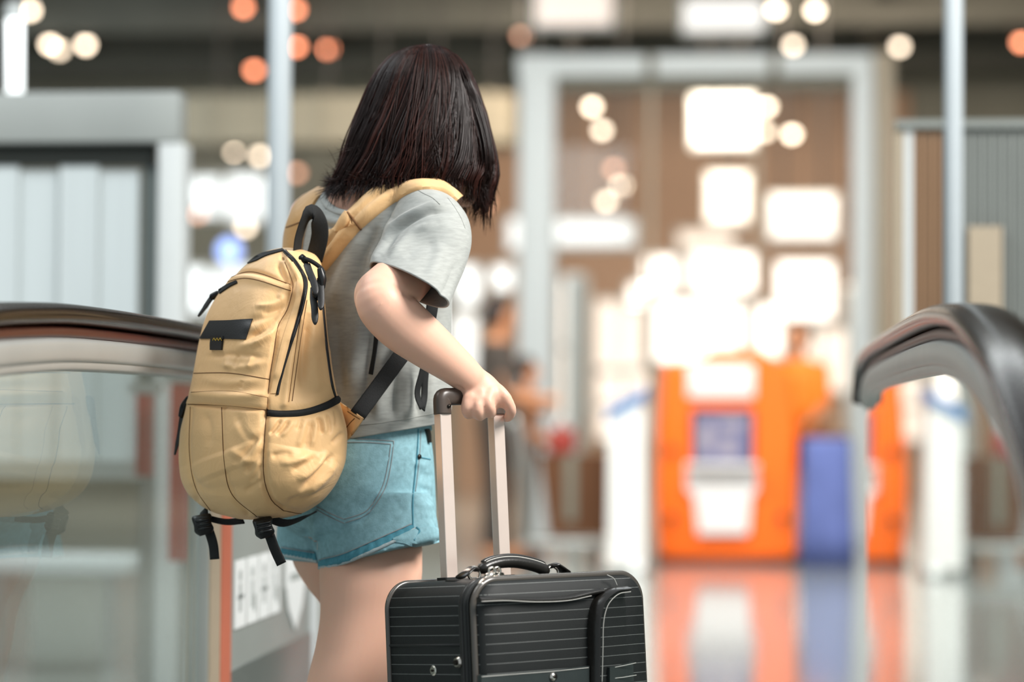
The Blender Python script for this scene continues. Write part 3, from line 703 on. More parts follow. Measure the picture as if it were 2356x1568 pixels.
# right hand: palm, four fingers, thumb
parts.append(ringloft([(1074, 866, 3.722, 20, -28, 0, 0, 0, 0.021), (1090, 880, 3.722, 27, -28, 0.004, 0, 0, 0.018), (1104, 893, 3.720, 35, -24, 0.010, 0, 0, 0.015), (1112, 905, 3.718, 42, -16, 0.014, 0, 0, 0.013), (1114, 916, 3.717, 40, -11, 0.014, 0, 0, 0.010)], 28, 24))
FING = {'pinky': [(1078, 915, 3.706), (1073, 938, 3.704), (1078, 952, 3.722), (1084, 944, 3.750), (1088, 926, 3.752)],
        'ring': [(1099, 914, 3.710), (1098, 940, 3.704), (1104, 955, 3.724), (1108, 946, 3.757), (1110, 926, 3.760)],
        'middle': [(1122, 908, 3.716), (1124, 932, 3.710), (1129, 948, 3.734), (1131, 942, 3.768), (1130, 922, 3.770)],
        'index': [(1146, 898, 3.728), (1163, 914, 3.726), (1175, 941, 3.738), (1171, 957, 3.768), (1163, 962, 3.790)]}
FR = {'pinky': (0.0098, 0.0088, 0.0085, 0.0075, 0.0068), 'ring': (0.0106, 0.0096, 0.0092, 0.008, 0.0072), 'middle': (0.0108, 0.0098, 0.0094, 0.0082, 0.0074), 'index': (0.0112, 0.0094, 0.009, 0.008, 0.0068)}
for k in FING: parts.append(limb_vf(FING[k], FR[k], 14, 26))
parts.append(limb_vf([(1084, 884, 3.735), (1094, 893, 3.765), (1112, 902, 3.785), (1130, 912, 3.790)], (0.013, 0.012, 0.0102, 0.0085), 14, 20))
parts.append(limb_vf([(1128, 900, 3.724), (1142, 912, 3.728), (1152, 922, 3.734)], [0.013, 0.0135, 0.012], 14, 12))
# left arm reaching forward on the far side
parts.append(limb_vf([(730, 500, 4.12), (760, 620, 4.19), (830, 745, 4.20)], [0.05, 0.044, 0.038], 20, 24))
parts.append(limb_vf([(830, 745, 4.20), (905, 765, 4.24), (960, 775, 4.27)], [0.038, 0.034, 0.025], 20, 24))
parts.append(ringloft([(955, 775, 4.268, 0, 26, 0, 0, 0, 0.014), (985, 778, 4.285, 0, 36, 0, 0, 0, 0.013), (1000, 778, 4.29, 0, 34, 0, 0, 0, 0.011)], 18, 10))
for i, yy in enumerate((752, 770, 788, 806)): parts.append(limb_vf([(996, yy, 4.29), (1012, yy, 4.315), (1000, yy+2, 4.335)], [0.0085, 0.008, 0.0068], 10, 14))
# legs and feet: trailing right leg, leading left leg
parts.append(silloft([(1180, 785, 965, 3.95, 0.9, 2.1, -30), (1265, 750, 972, 3.93, 0.95, 2.1, -30), (1310, 735, 972, 3.915, 1.0, 2.1, -30), (1400, 737, 955, 3.905, 1.0, 2.1, -30), (1480, 727, 930, 3.895, 1.0, 2.1, -30), (1568, 706, 893, 3.885, 1.0, 2.1, -30), (1650, 690, 852, 3.88, 1, 2.1, -30), (1720, 676, 824, 3.87, 1, 2.1, -30), (1800, 650, 808, 3.84, 1.0, 2, -30), (1900, 630, 788, 3.80, 1, 2, -30), (2020, 624, 738, 3.76, 1, 2, -30), (2130, 622, 712, 3.73, 1, 2, -30), (2210, 615, 715, 3.72, 1, 2, -30)], 40, 90))
parts.append(silloft([(1200, 690, 830, 4.05, 1.0, 2.1, -30), (1280, 672, 880, 4.06, 1.0, 2.1, -30), (1340, 700, 900, 4.08, 1.0, 2.1, -30), (1390, 738, 915, 4.10, 1.0, 2.1, -30), (1500, 790, 955, 4.15, 1.0, 2.1, -30), (1650, 850, 990, 4.2, 1, 2.1, -30), (1730, 865, 1000, 4.22, 1, 2.1, -30), (1850, 870, 1010, 4.2, 1, 2, -30), (2000, 885, 985, 4.2, 1, 2, -30), (2110, 890, 968, 4.19, 1, 2, -30), (2190, 888, 972, 4.19, 1, 2, -30)], 40, 80))
body = fuse('body', parts, 0.003, 5, 'skin', person)
# creases: wrist, knuckles, tendons, elbow
sculpt(body, [([(1044, 886), (1058, 892), (1068, 902)], 4, -0.0025), ([(1092, 945), (1090, 930), (1093, 915)], 4, -0.0010), ([(1115, 948), (1113, 930), (1113, 915)], 4, -0.0010), ([(1137, 938), (1134, 925), (1132, 912)], 4, -0.0009),
              ([(1085, 905), (1088, 915)], 7, 0.0015, False), ([(1108, 900), (1110, 912)], 7, 0.0016, False), ([(1132, 893), (1137, 905)], 7, 0.0016, False), ([(955, 690), (940, 680), (925, 672)], 7, -0.003), ([(846, 735), (870, 755), (900, 780)], 8, -0.001)])

# pull the skin in where the shorts cover it
v = vco(body); n_ = vno(body); q = proj(v); w = np.clip((v[:, 2]-0.738)/0.02, 0, 1)*(v[:, 2] < 0.93)*(q[:, 0] < 1000)*(q[:, 0] > 620); setv(body, v-n_*(w*0.013)[:, None])
# ------------------------------------------------------------------ shorts
sh = [silloft([(950, 655, 990, YT-0.01, 0.78, 2.3, -TY), (985, 645, 990, YT-0.01, 0.78, 2.3, -TY), (1050, 636, 997, YT-0.01, 0.82, 2.4, -TY), (1130, 632, 1002, YT-0.01, 0.86, 2.5, -TY), (1200, 640, 1004, YT-0.01, 0.84, 2.5, -TY), (1235, 690, 985, YT-0.01, 0.75, 2.3, -TY)], 56, 40),
      ringloft([(860, 1140, 3.93, 130, -6, -0.03, 20, 4, 0.095), (868, 1210, 3.92, 136, -20, -0.03, 20, 0, 0.098), (872, 1276, 3.91, 139, -36, -0.03, 20, 0, 0.102)], 56, 20),
      ringloft([(740, 1150, 4.02, 92, 0, -0.03, 20, 4, 0.09), (735, 1220, 4.04, 97, 6, -0.03, 20, 0, 0.094), (736, 1293, 4.06, 100, 9, -0.03, 20, 0, 0.096)], 56, 20)]
shorts = fuse('denim_shorts', sh, 0.0035, 4, 'denim', person)
sculpt(shorts, [([(690, 1215), (712, 1240), (722, 1290)], 9, -0.007), ([(735, 1180), (725, 1230), (733, 1300)], 12, 0.006), ([(730, 1240), (800, 1230), (880, 1190)], 12, 0.003), ([(740, 1275), (830, 1250), (930, 1205)], 10, -0.002),
                ([(960, 1000), (955, 1080), (948, 1160), (950, 1205)], 5, -0.003), ([(945, 1060), (985, 1075)], 6, 0.0025), ([(960, 1110), (995, 1120)], 7, 0.003), ([(955, 1160), (1000, 1165)], 7, 0.003), ([(960, 1190), (1002, 1196)], 6, -0.002), ([(965, 1140), (1000, 1142)], 5, -0.002), ([(965, 1090), (998, 1096)], 5, -0.002),
                ([(830, 1100), (860, 1150)], 25, 0.003), ([(760, 1200), (800, 1215)], 15, -0.002), ([(905, 1150), (935, 1180)], 10, -0.002)])
ts = bvh(shorts)
v = vco(body); q = proj(v)
for i in np.where((q[:, 0] > 640) & (q[:, 0] < 745) & (q[:, 1] > 1190) & (q[:, 1] < 1292))[0]:
    h, nn = hit(ts, q[i, 0], q[i, 1])
    if h is not None:
        dh = np.linalg.norm(h-CAM); dv = np.linalg.norm(v[i]-CAM)
        if dv < dh+0.004: v[i] = CAM+(v[i]-CAM)/dv*(dh+0.010)
setv(body, v)
wb = patch('waistband', ts, [(800, 988), (880, 975), (960, 962), (988, 964)], [(800, 1006), (880, 998), (960, 986), (990, 990)], 0.003, 'denim', shorts, 30, 6)
pk = patch('back_pocket', ts, [(770, 1012), (840, 1010), (907, 1014)], [(735, 1160), (792, 1202), (850, 1180)], 0.0022, 'denim', shorts, 26, 22)
edge = [(780, 1010), (840, 1010), (907, 1014), (900, 1070), (888, 1120), (862, 1165), (840, 1185), (792, 1202), (760, 1188), (728, 1172)]
tp = bvh(shorts, pk)
for k, off in enumerate((0, 7)):
    ln = [(780, 1010+off), (840, 1010+off), (906-off, 1014+off), (899-off, 1070), (887-off, 1120-off*0.3), (862-off*0.7, 1163-off*0.6), (838-off*0.3, 1186-off), (792, 1203-off*1.3), (760, 1189-off*1.2), (728, 1172-off)]
    for seg in (ln[:3], ln[2:8], ln[7:]): seam('stitching', tp, seg, 0.0009, 'thread_grey', pk, 40)
seam('side_seam', ts, [(962, 985), (960, 1040), (955, 1090), (950, 1150), (950, 1215)], 0.0013, 'denim_dark', shorts, 40); seam('stitching', ts, [(968, 990), (966, 1040), (961, 1090), (956, 1130)], 0.0008, 'thread_grey', shorts, 30)
seam('front_pocket', ts, [(962, 1050), (975, 1053), (990, 1056)], 0.0011, 'denim_dark', shorts, 14)
h, nn = hit(ts, 964, 1050); v, f = tube_vf([h-nn*0.001, h+nn*0.002], 0.004, 12); mesh_obj('rivet', v, f, 'rivet', shorts)
patch('belt_loop', ts, [(976, 986), (980, 1000), (983, 1018)], [(984, 986), (987, 1000), (988, 1018)], 0.004, 'rivet', shorts, 10, 4)
# rolled hems with frayed edge
def hem(top, bot, tree, par):
    o = patch('rolled_hem', tree, top, bot, 0.0035, 'denim_dark', par, 44, 7, lambda u, w: 0.6+0.4*math.sin(math.pi*w)+0.22*math.sin(u*60+w*3))
    seam('frayed_edge', tree, bot, 0.0032, 'denim_fray', o, 60, off=0.001); seam('stitching', tree, top, 0.001, 'thread_grey', o, 50, off=0.003)
hem([(738, 1287), (790, 1275), (850, 1250), (905, 1225), (945, 1206)], [(736, 1305), (795, 1291), (860, 1266), (915, 1240), (955, 1216)], ts, shorts)
hem([(650, 1258), (690, 1264), (726, 1270)], [(652, 1276), (690, 1282), (730, 1290)], ts, shorts)
patch('turned_cuff', ts, [(905, 1238), (945, 1220), (975, 1212), (1004, 1214)], [(905, 1246), (945, 1252), (975, 1252), (1009, 1244)], 0.005, 'denim', shorts, 26, 8, lambda u, w: 0.5+0.5*math.sin(math.pi*min(1, w+0.1))+0.3*math.exp(-((u-0.45)/0.1)**2))
seam('knot', ts, [(955, 1214), (962, 1222), (957, 1232), (950, 1244)], 0.0020, 'denim_dark', shorts, 16, off=0.004)

# ------------------------------------------------------------------ t-shirt
tv, tf = silloft([(428, 860, 975, YT, 0.55, 2, -TY), (434, 790, 1005, YT, 0.57, 2.1, -TY), (446, 735, 1026, YT, 0.58, 2.2, -TY), (470, 700, 1043, YT, 0.6, 2.3, -TY), (520, 668, 1050, YT, 0.62, 2.4, -TY), (600, 665, 1040, YT, 0.64, 2.4, -TY), (700, 665, 1034, YT, 0.66, 2.3, -TY), (800, 655, 1034, YT, 0.7, 2.3, -TY), (900, 645, 1036, YT, 0.72, 2.3, -TY), (960, 640, 1033, YT, 0.74, 2.3, -TY), (1004, 638, 1018, YT, 0.75, 2.3, -TY)], 192, 200, cap=False)
# hem rises towards the front
pr = proj(tv); tv = tv.copy(); w = np.clip((pr[:, 1]-900)/100, 0, 1); tv[:, 2] += w*np.clip((pr[:, 0]-830)/190, -0.3, 1)*0.024
sv, sf = ringloft([(1000, 448, 3.88, 36, 26, -0.02, -25, 6, 0.05), (998, 474, 3.85, 70, 38, -0.02, -25, 10, 0.088), (992, 518, 3.812, 84, 44, -0.03, -25, 8, 0.098), (976, 575, 3.772, 85, 43, -0.03, -26, 8, 0.090), (954, 622, 3.725, 86, 46, -0.03, -24, 10, 0.086), (940, 656, 3.69, 86, 48, -0.035, -22, 14, 0.084)], 200, 130, cap=False)
m = MB().add(tv, tf).add(sv, sf)
# close shoulder top
k = 0; m.f.append(tuple(range(191, -1, -1)))
shirt = mesh_obj('t_shirt', m.v, m.f, 'shirt_grey', person); fix_normals(shirt)
tree_full = bvh(shirt)
col_pts, col_n = trace(tree_full, [(744, 448), (750, 466), (768, 482), (796, 490), (822, 486), (838, 474)], 30)
bm = bmesh.new(); bm.from_mesh(shirt.data)
q = proj([tuple(x.co) for x in bm.verts]); cut = [vv for vv, qq in zip(list(bm.verts), q) if ((qq[0]-790)/47)**2+((qq[1]-448)/41)**2 < 1]
bmesh.ops.delete(bm, geom=cut, context='VERTS'); bm.to_mesh(shirt.data); bm.free(); shirt.data.shade_smooth()
FOLDS = [([(885, 560), (930, 510), (1000, 478), (1040, 470)], 9, 0.006), ([(880, 590), (920, 530), (985, 492), (1045, 488)], 7, -0.005), ([(895, 600), (950, 540), (1010, 515)], 8, 0.003), ([(905, 500), (870, 560), (850, 620)], 14, 0.005), ([(880, 520), (840, 590), (815, 680)], 16, -0.006), ([(850, 520), (800, 610), (770, 720)], 16, 0.005),
         ([(835, 640), (830, 760), (800, 900)], 14, 0.006), ([(860, 740), (845, 840), (838, 960)], 10, -0.006), ([(885, 790), (875, 880), (870, 970)], 10, 0.005), ([(915, 830), (905, 900), (905, 975)], 10, -0.006), ([(940, 850), (938, 920), (940, 970)], 9, 0.005), ([(965, 860), (960, 920), (962, 965)], 8, -0.005), ([(990, 850), (988, 920), (990, 960)], 9, 0.004), ([(780, 700), (775, 800), (790, 930)], 16, -0.005),
         ([(1010, 700), (1000, 760), (1005, 830)], 10, -0.003), ([(1020, 560), (1000, 620), (985, 655)], 14, 0.003), ([(1050, 600), (1030, 650), (1010, 690)], 10, -0.003), ([(930, 600), (960, 570), (1010, 560)], 12, -0.002), ([(745, 500), (780, 512), (820, 505)], 6, 0.004), ([(750, 520), (790, 530), (830, 520)], 7, -0.003)]
sculpt(shirt, [(a, b, c*1.5) for a, b, c in FOLDS])
add_mod_apply(shirt, [('SOLIDIFY', dict(thickness=0.003, offset=1.0)), ('SMOOTH', dict(factor=0.5, iterations=2))]); shirt.data.shade_smooth()
tsh = bvh(shirt)
seam('sleeve_seam', tsh, [(1030, 455), (1045, 475), (1060, 500), (1070, 525)], 0.0005, 'shirt_thread', shirt, 20)
seam('hem_stitch', tsh, [(800, 978), (860, 974), (930, 964), (1000, 950)], 0.0005, 'shirt_thread', shirt, 40)
# sleeve hem edge band
seam('shoulder_seam', tsh, [(960, 436), (975, 445), (995, 455), (1012, 470)], 0.0005, 'shirt_thread', shirt, 20)
v, f = tube_vf(col_pts+col_n*0.001, 0.0065, 10, flat=0.5, up=col_n[0]); mesh_obj('collar', v, f, 'shirt_grey', shirt)
# shoes
def shoe(cx, cy, cz, heading, pitch):
    o = empty('shoe', (cx, cy, cz)); put(o, person)
    F = np.array([math.sin(heading)*math.cos(pitch), math.cos(heading)*math.cos(pitch), -math.sin(pitch)]); S = np.array([math.cos(heading), -math.sin(heading), 0]); U = np.cross(S, F)
    def lft(rows, nm, mt):
        v = []
        for x, w, zb, zt in rows:
            for k in range(24):
                a = 2*math.pi*k/24; v.append(np.array([cx, cy, cz])+F*x+S*w*math.copysign(abs(math.cos(a))**0.7, math.cos(a))+U*((zb+zt)/2+(zt-zb)/2*math.copysign(abs(math.sin(a))**0.7, math.sin(a))))
        ob = mesh_obj(nm, v, ring_faces(len(rows), 24), mt, None); fix_normals(ob); ob.parent = o; ob.matrix_parent_inverse = Matrix.Translation(-Vector((cx, cy, cz)))
    lft([(-0.075, 0.015, 0, 0.03), (-0.065, 0.033, 0, 0.028), (0, 0.036, 0, 0.026), (0.09, 0.045, 0, 0.026), (0.15, 0.036, 0, 0.024), (0.172, 0.012, 0.004, 0.022)], 'sole', 'shoe_sole')
    lft([(-0.07, 0.02, 0.02, 0.085), (-0.05, 0.034, 0.02, 0.10), (0.0, 0.036, 0.02, 0.10), (0.06, 0.040, 0.02, 0.075), (0.12, 0.036, 0.02, 0.055), (0.155, 0.02, 0.02, 0.035)], 'upper', 'shoe_white')
cR = P(664, 2215, 3.72); shoe(cR[0], 3.72, 0.012, math.radians(45), math.radians(3)); cL = P(930, 2190, 4.19); shoe(cL[0], 4.19, 0.0, math.radians(45), 0)
# ------------------------------------------------------------------ hair: dark bob falling forward
YH = 3.955
HR = [(104, 965, 1000, YH, 0.95, 2, -20), (108, 945, 1018, YH, 0.95, 2, -20), (118, 918, 1036, YH, 0.95, 2, -20), (140, 890, 1062, YH, 0.95, 2.1, -20), (180, 862, 1086, YH, 0.95, 2.1, -20), (230, 843, 1102, YH, 0.95, 2.1, -20), (280, 826, 1114, YH, 0.95, 2.1, -20), (330, 808, 1124, YH, 0.95, 2.1, -20), (365, 798, 1131, YH, 0.94, 2.1, -20), (400, 782, 1135, YH, 0.93, 2.1, -20), (425, 770, 1130, YH, 0.9, 2.1, -20)]
NH, SH = 72, 60
hv, hf = silloft([(r[0], r[1]+5, r[2]-5)+tuple(r[3:]) for r in HR], NH, SH)
hair = mesh_obj('hair', hv, hf, 'hair', person); fix_normals(hair)
G, _ = silloft(HR, NH, SH); G = G.reshape(SH, NH, 3)
def hsurf(t, ph):
    i = np.clip(t, 0, 1)*(SH-1); j = (ph/(2*math.pi) % 1)*NH
    i0 = np.minimum(i.astype(int), SH-2); a = (i-i0)[:, None]; j0 = j.astype(int) % NH; b = (j-np.floor(j))[:, None]; j1 = (j0+1) % NH
    return (G[i0, j0]*(1-b)+G[i0, j1]*b)*(1-a)+(G[i0+1, j0]*(1-b)+G[i0+1, j1]*b)*a
cen = G.mean(1)
def strands(nlock, per, seed, rad, out0, name, mt):
    rg = np.random.default_rng(seed); V = []; F = []; k = 0; n = 15
    for L in range(nlock):
        ph0 = rg.uniform(0, 2*math.pi); sw = rg.normal(-0.32, 0.2); lo = rg.normal(0, 0.004); tl = rg.normal(0, 0.03); curl = rg.normal(0.006, 0.008); amp = rg.uniform(0.0, 0.11); frq = rg.uniform(1, 2.4); pz = rg.uniform(0, 6)
        for s in range(per):
            ph = ph0+rg.normal(0, 0.055); t0 = rg.uniform(0.0, 0.03) if rg.random() < 0.55 else rg.uniform(0.02, 0.5); t = np.linspace(t0, 1.0 if rg.random() < 0.72 else rg.uniform(0.72, 0.98), n)
            pp = ph+sw*(t**1.5)+amp*np.sin(t*6*frq/2+pz)*t; p = hsurf(t, pp)
            c = np.stack([np.interp(t*(SH-1), np.arange(SH), cen[:, q]) for q in range(3)], -1); d = p-c; d[:, 2] = 0; d /= np.linalg.norm(d, axis=1)[:, None]+1e-9
            o = out0+max(-0.003, lo+rg.normal(0, 0.0016)); p = p+d*(o*np.minimum(1, 0.15+t*1.2))[:, None]
            # loose ends below the last section
            front = np.clip(d[-1, 0]*0.9+d[-1, 1]*0.35, -1, 1); left = np.clip(-d[-1, 0], 0, 1)
            drop = 0.018+0.020*max(0, front)**2+tl*0.5+rg.uniform(-0.014, 0.012)
            e = p[-1]; tail = []
            for q in (0.33, 0.66, 1.0): tail.append(e+np.array([0, 0, -drop*q])+d[-1]*(curl*q*q+0.006*left*q-0.018*max(0, front)*q)+np.array([rg.normal(0, 0.002), rg.normal(0, 0.002), 0])*q)
            pts = np.vstack([p, tail]); m = len(pts); r = rad*rg.uniform(0.7, 1.3)*np.concatenate([[0.3, 0.8], np.ones(m-5), [0.8, 0.55, 0.1]])
            vv, ff = tube_vf(pts, r, 3, cap=False); V.append(vv); F += [tuple(i+k for i in q) for q in ff]; k += len(vv)
    return mesh_obj(name, np.vstack(V), F, mt, person)
strands(230, 16, 11, 0.0008, 0.0008, 'hair_strands', 'hair')
strands(110, 8, 5, 0.0006, 0.0020, 'hair_strands', 'hair_brown')
# locks hanging in front of the face on the right
rg = np.random.default_rng(2); V = []; F = []; k = 0
for s in range(260):
    a = rg.uniform(0, 1); x0 = 1080+50*a+rg.normal(0, 4); Y0 = 3.93+rg.uniform(-0.03, 0.08); xe = 1060+60*a+rg.normal(0, 9); ye = 478-55*a+rg.normal(0, 9)
    pts = np.array([P(1010+30*a, 118+10*a, 3.955), P(1040+35*a, 160+10*a, Y0), P(x0-24-14*(1-a), 240, Y0), P(x0-6, 310, Y0-0.01), P(x0+2, 365, Y0-0.015), P(x0+1, 405, Y0-0.012), P((x0+xe)/2+2, (405+ye)/2+6, Y0-0.008), P(xe, ye, Y0)]); pts = spline(pts, 14)
    vv, ff = tube_vf(pts, 0.0008*np.concatenate([[0.3, 0.8], np.ones(9), [0.8, 0.5, 0.1]]), 3, cap=False); V.append(vv); F += [tuple(i+k for i in q) for q in ff]; k += len(vv)
mesh_obj('front_locks', np.vstack(V), F, 'hair', person)
# ================================================================== backpack
def nylon(name, c1, c2):
    m = mat(name, c1, rough=0.5, var=0.05, scale=9, bump=0.0, spec=0.3, sheen=0.08); nt = m.node_tree; b = nt.nodes['Principled BSDF']
    tc = nt.nodes.new('ShaderNodeTexCoord'); w = nt.nodes.new('ShaderNodeTexNoise'); w.inputs['Scale'].default_value = 22; w.inputs['Detail'].default_value = 5; w.inputs['Distortion'].default_value = 1.2
    nt.links.new(tc.outputs['Object'], w.inputs[0]); w2 = nt.nodes.new('ShaderNodeTexNoise'); w2.inputs['Scale'].default_value = 900; nt.links.new(tc.outputs['Object'], w2.inputs[0])
    ad = nt.nodes.new('ShaderNodeMath'); ad.operation = 'MULTIPLY_ADD'; ad.inputs[1].default_value = 0.05; nt.links.new(w2.outputs[0], ad.inputs[0]); nt.links.new(w.outputs[0], ad.inputs[2])
    bp = nt.nodes.new('ShaderNodeBump'); bp.inputs['Strength'].default_value = 0.35; bp.inputs['Distance'].default_value = 0.006
    nt.links.new(ad.outputs[0], bp.inputs['Height']); nt.links.new(bp.outputs[0], b.inputs['Normal'])
nylon('nylon_tan', 'e5ba84', None)
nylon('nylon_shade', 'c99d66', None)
mat('seam_brown', '6e4a26', rough=0.8)
mat('webbing', '1c1d1d', rough=0.75, var=0.3, scale=300, bump=0.3, bscale=900, spec=0.3)
mat('plastic_black', '111212', rough=0.35, var=0.1)
mat('leather_black', '191918', rough=0.5, var=0.2, bump=0.1, bscale=300)
mat('pull_metal', '2a2a2a', rough=0.25, metal=0.9)
mat('thread_yellow', 'd9b23c', rough=0.7)
pack = empty('backpack', tuple(P(600, 1195, 3.80)), 'tan nylon backpack with black zips and straps worn on the woman\'s back', 'backpack')
PY = -54
YA = 3.80
ROWS = [(571, 640, 672, 3.84, 0.6, 2.2, PY), (577, 612, 700, 3.835, 0.6, 2.3, PY), (590, 590, 727, 3.83, 0.6, 2.5, PY), (612, 560, 739, 3.825, 0.6, 2.7, PY), (640, 532, 742, 3.82, 0.6, 2.8, PY), (680, 497, 745, 3.81, 0.6, 2.9, PY), (730, 471, 749, 3.805, 0.61, 3.0, PY), (790, 455, 755, 3.80, 0.62, 3.0, PY), (850, 444, 763, 3.80, 0.62, 3.0, PY), (900, 434, 772, 3.80, 0.63, 3.0, PY), (945, 424, 786, 3.80, 0.64, 3.0, PY), (1000, 412, 797, 3.80, 0.66, 2.9, PY), (1050, 409, 794, 3.80, 0.66, 2.9, PY), (1095, 413, 779, 3.80, 0.66, 2.8, PY), (1130, 426, 757, 3.80, 0.66, 2.7, PY), (1160, 455, 726, 3.80, 0.66, 2.6, PY), (1180, 492, 690, 3.80, 0.66, 2.5, PY), (1193, 545, 640, 3.80, 0.66, 2.2, PY)]
v, f = silloft(ROWS, 460, 340)
bag = mesh_obj('bag_body', v, f, 'nylon_tan', pack); fix_normals(bag)
S = [  # creases and bulges: (line, width px, depth m)
 ([(651, 592), (667, 631), (674, 660), (662, 710), (640, 750), (631, 805), (621, 867), (611, 945)], 6, -0.005, False), ([(664, 605), (684, 648), (680, 700), (655, 780), (636, 860)], 10, 0.005, False), ([(560, 785), (610, 750), (652, 718)], 6, -0.005), ([(575, 800), (620, 770), (648, 740)], 6, 0.004), ([(585, 705), (630, 700), (662, 682)], 6, 0.004), ([(600, 720), (635, 712), (660, 700)], 5, -0.003), ([(520, 815), (525, 850)], 6, 0.003), ([(545, 812), (540, 850)], 5, -0.003), ([(580, 815), (572, 850)], 6, 0.003), ([(560, 875), (552, 895)], 6, -0.002), ([(470, 945), (485, 990), (482, 1030)], 8, -0.003), ([(545, 945), (560, 990), (590, 1020)], 9, -0.003), ([(530, 1030), (570, 1060), (600, 1060)], 9, 0.003), ([(440, 1090), (470, 1120), (500, 1130)], 9, -0.002),
 ([(610, 955), (605, 1080), (622, 1145), (650, 1172)], 9, -0.007, False),
 ([(650, 1172), (700, 1180), (740, 1165)], 9, -0.005),
 ([(620, 948), (700, 948), (778, 922)], 14, -0.006, False),
 ([(700, 1030), (690, 1090), (710, 1140)], 60, 0.010), ([(500, 1040), (520, 1090)], 70, 0.006),
 ([(618, 1000), (635, 982), (648, 962)], 4.5, -0.0055), ([(634, 1002), (652, 985), (667, 963)], 5, -0.005), ([(698, 1035), (708, 1005), (719, 962)], 6, -0.006), ([(741, 1000), (738, 980), (732, 955)], 5, -0.005), ([(758, 1000), (760, 975), (752, 948)], 4, -0.0035), ([(684, 990), (690, 975), (694, 960)], 4, -0.004), ([(772, 985), (775, 965), (770, 942)], 4, -0.003),
 ([(645, 1005), (660, 990), (676, 965)], 5, 0.003), ([(715, 1030), (722, 1000), (727, 962)], 6, 0.004), ([(684, 1030), (694, 1000), (703, 965)], 6, 0.003), ([(747, 1000), (747, 980), (742, 955)], 4, 0.003),
 ([(684, 1125), (731, 1080), (770, 1042)], 7, -0.0065), ([(664, 1082), (700, 1064), (730, 1050)], 8, -0.005), ([(622, 1050), (645, 1044), (672, 1045)], 8, -0.004), ([(762, 1022), (778, 1006), (792, 992)], 6, -0.004), ([(660, 1150), (680, 1140), (690, 1135)], 7, -0.003),
 ([(675, 1100), (720, 1072), (755, 1035)], 8, 0.005), ([(700, 1135), (740, 1100), (775, 1060)], 10, 0.005), ([(640, 1065), (680, 1056), (715, 1040)], 7, 0.003),
 ([(541, 1070), (570, 1035), (602, 992)], 7, -0.0045), ([(562, 1091), (585, 1062), (604, 1030)], 6, -0.004), ([(574, 1112), (588, 1092), (602, 1066)], 6, -0.003), ([(558, 1135), (582, 1120), (606, 1100)], 7, -0.003), ([(552, 1080), (580, 1045), (604, 1010)], 6, 0.003),
 ([(560, 740), (620, 725), (660, 700)], 9, -0.004), ([(540, 800), (600, 785), (640, 760)], 9, 0.004), ([(560, 770), (610, 760), (650, 735)], 7, -0.003), ([(500, 835), (560, 845), (620, 830)], 8, 0.003), ([(470, 820), (540, 815), (610, 822)], 7, -0.003), ([(460, 870), (530, 880), (610, 875)], 10, 0.003), ([(450, 905), (530, 912), (610, 910)], 9, 0.006, False), ([(445, 928), (530, 936), (610, 940)], 6, -0.005, False),
 ([(500, 655), (570, 640), (660, 665)], 10, 0.006, False), ([(510, 640), (580, 625), (668, 652)], 5, -0.004, False), ([(655, 590), (662, 620), (682, 650)], 12, 0.007), ([(640, 600), (650, 630), (668, 655)], 7, -0.006),
 ([(714, 715), (704, 790), (694, 900)], 9, -0.010), ([(725, 800), (728, 860), (735, 905)], 14, 0.004), ([(745, 780), (752, 860), (765, 910)], 12, 0.005), ([(690, 740), (668, 830), (655, 930)], 8, 0.005, False), ([(700, 640), (690, 700), (668, 780)], 10, 0.005, False),
 ([(470, 960), (475, 1060), (490, 1150)], 30, 0.003), ([(440, 940), (436, 1040), (455, 1150)], 6, -0.003, False), ([(510, 935), (517, 1060), (535, 1140), (570, 1180)], 6, -0.003, False),
 ([(480, 1110), (530, 1125), (600, 1110)], 16, -0.003), ([(540, 970), (570, 1000), (600, 990)], 14, 0.002), ([(640, 690), (655, 670), (668, 655)], 8, 0.004)]
sculpt(bag, S)
tb = bvh(bag)
# fabric panels laid over the body: front pocket, side pocket, top band
for ln in ([(651, 592), (667, 631), (674, 660), (662, 710), (640, 750), (631, 805), (621, 867), (613, 950), (606, 1080), (622, 1145), (652, 1174)], [(438, 935), (436, 1040), (450, 1120), (487, 1178)], [(510, 937), (516, 1060), (533, 1135), (590, 1187)],
           [(500, 655), (570, 640), (668, 668)], [(520, 642), (580, 625), (668, 654)], [(446, 858), (530, 858), (620, 872)], [(440, 902), (530, 900), (615, 914)], [(432, 930), (520, 932), (612, 942)], [(706, 690), (690, 790), (672, 922)], [(699, 690), (682, 790), (664, 924)], [(652, 1174), (700, 1180), (745, 1160)]):
    seam('seam', tb, ln, 0.0007, 'seam_brown', bag, 50, off=0.0002)
patch('pocket_flap', tb, [(442, 903), (530, 901), (614, 914)], [(430, 928), (520, 931), (612, 941)], 0.0025, 'nylon_tan', bag, 40, 8, lambda u, w: 0.4+0.6*math.sin(math.pi*w*0.85+0.2))
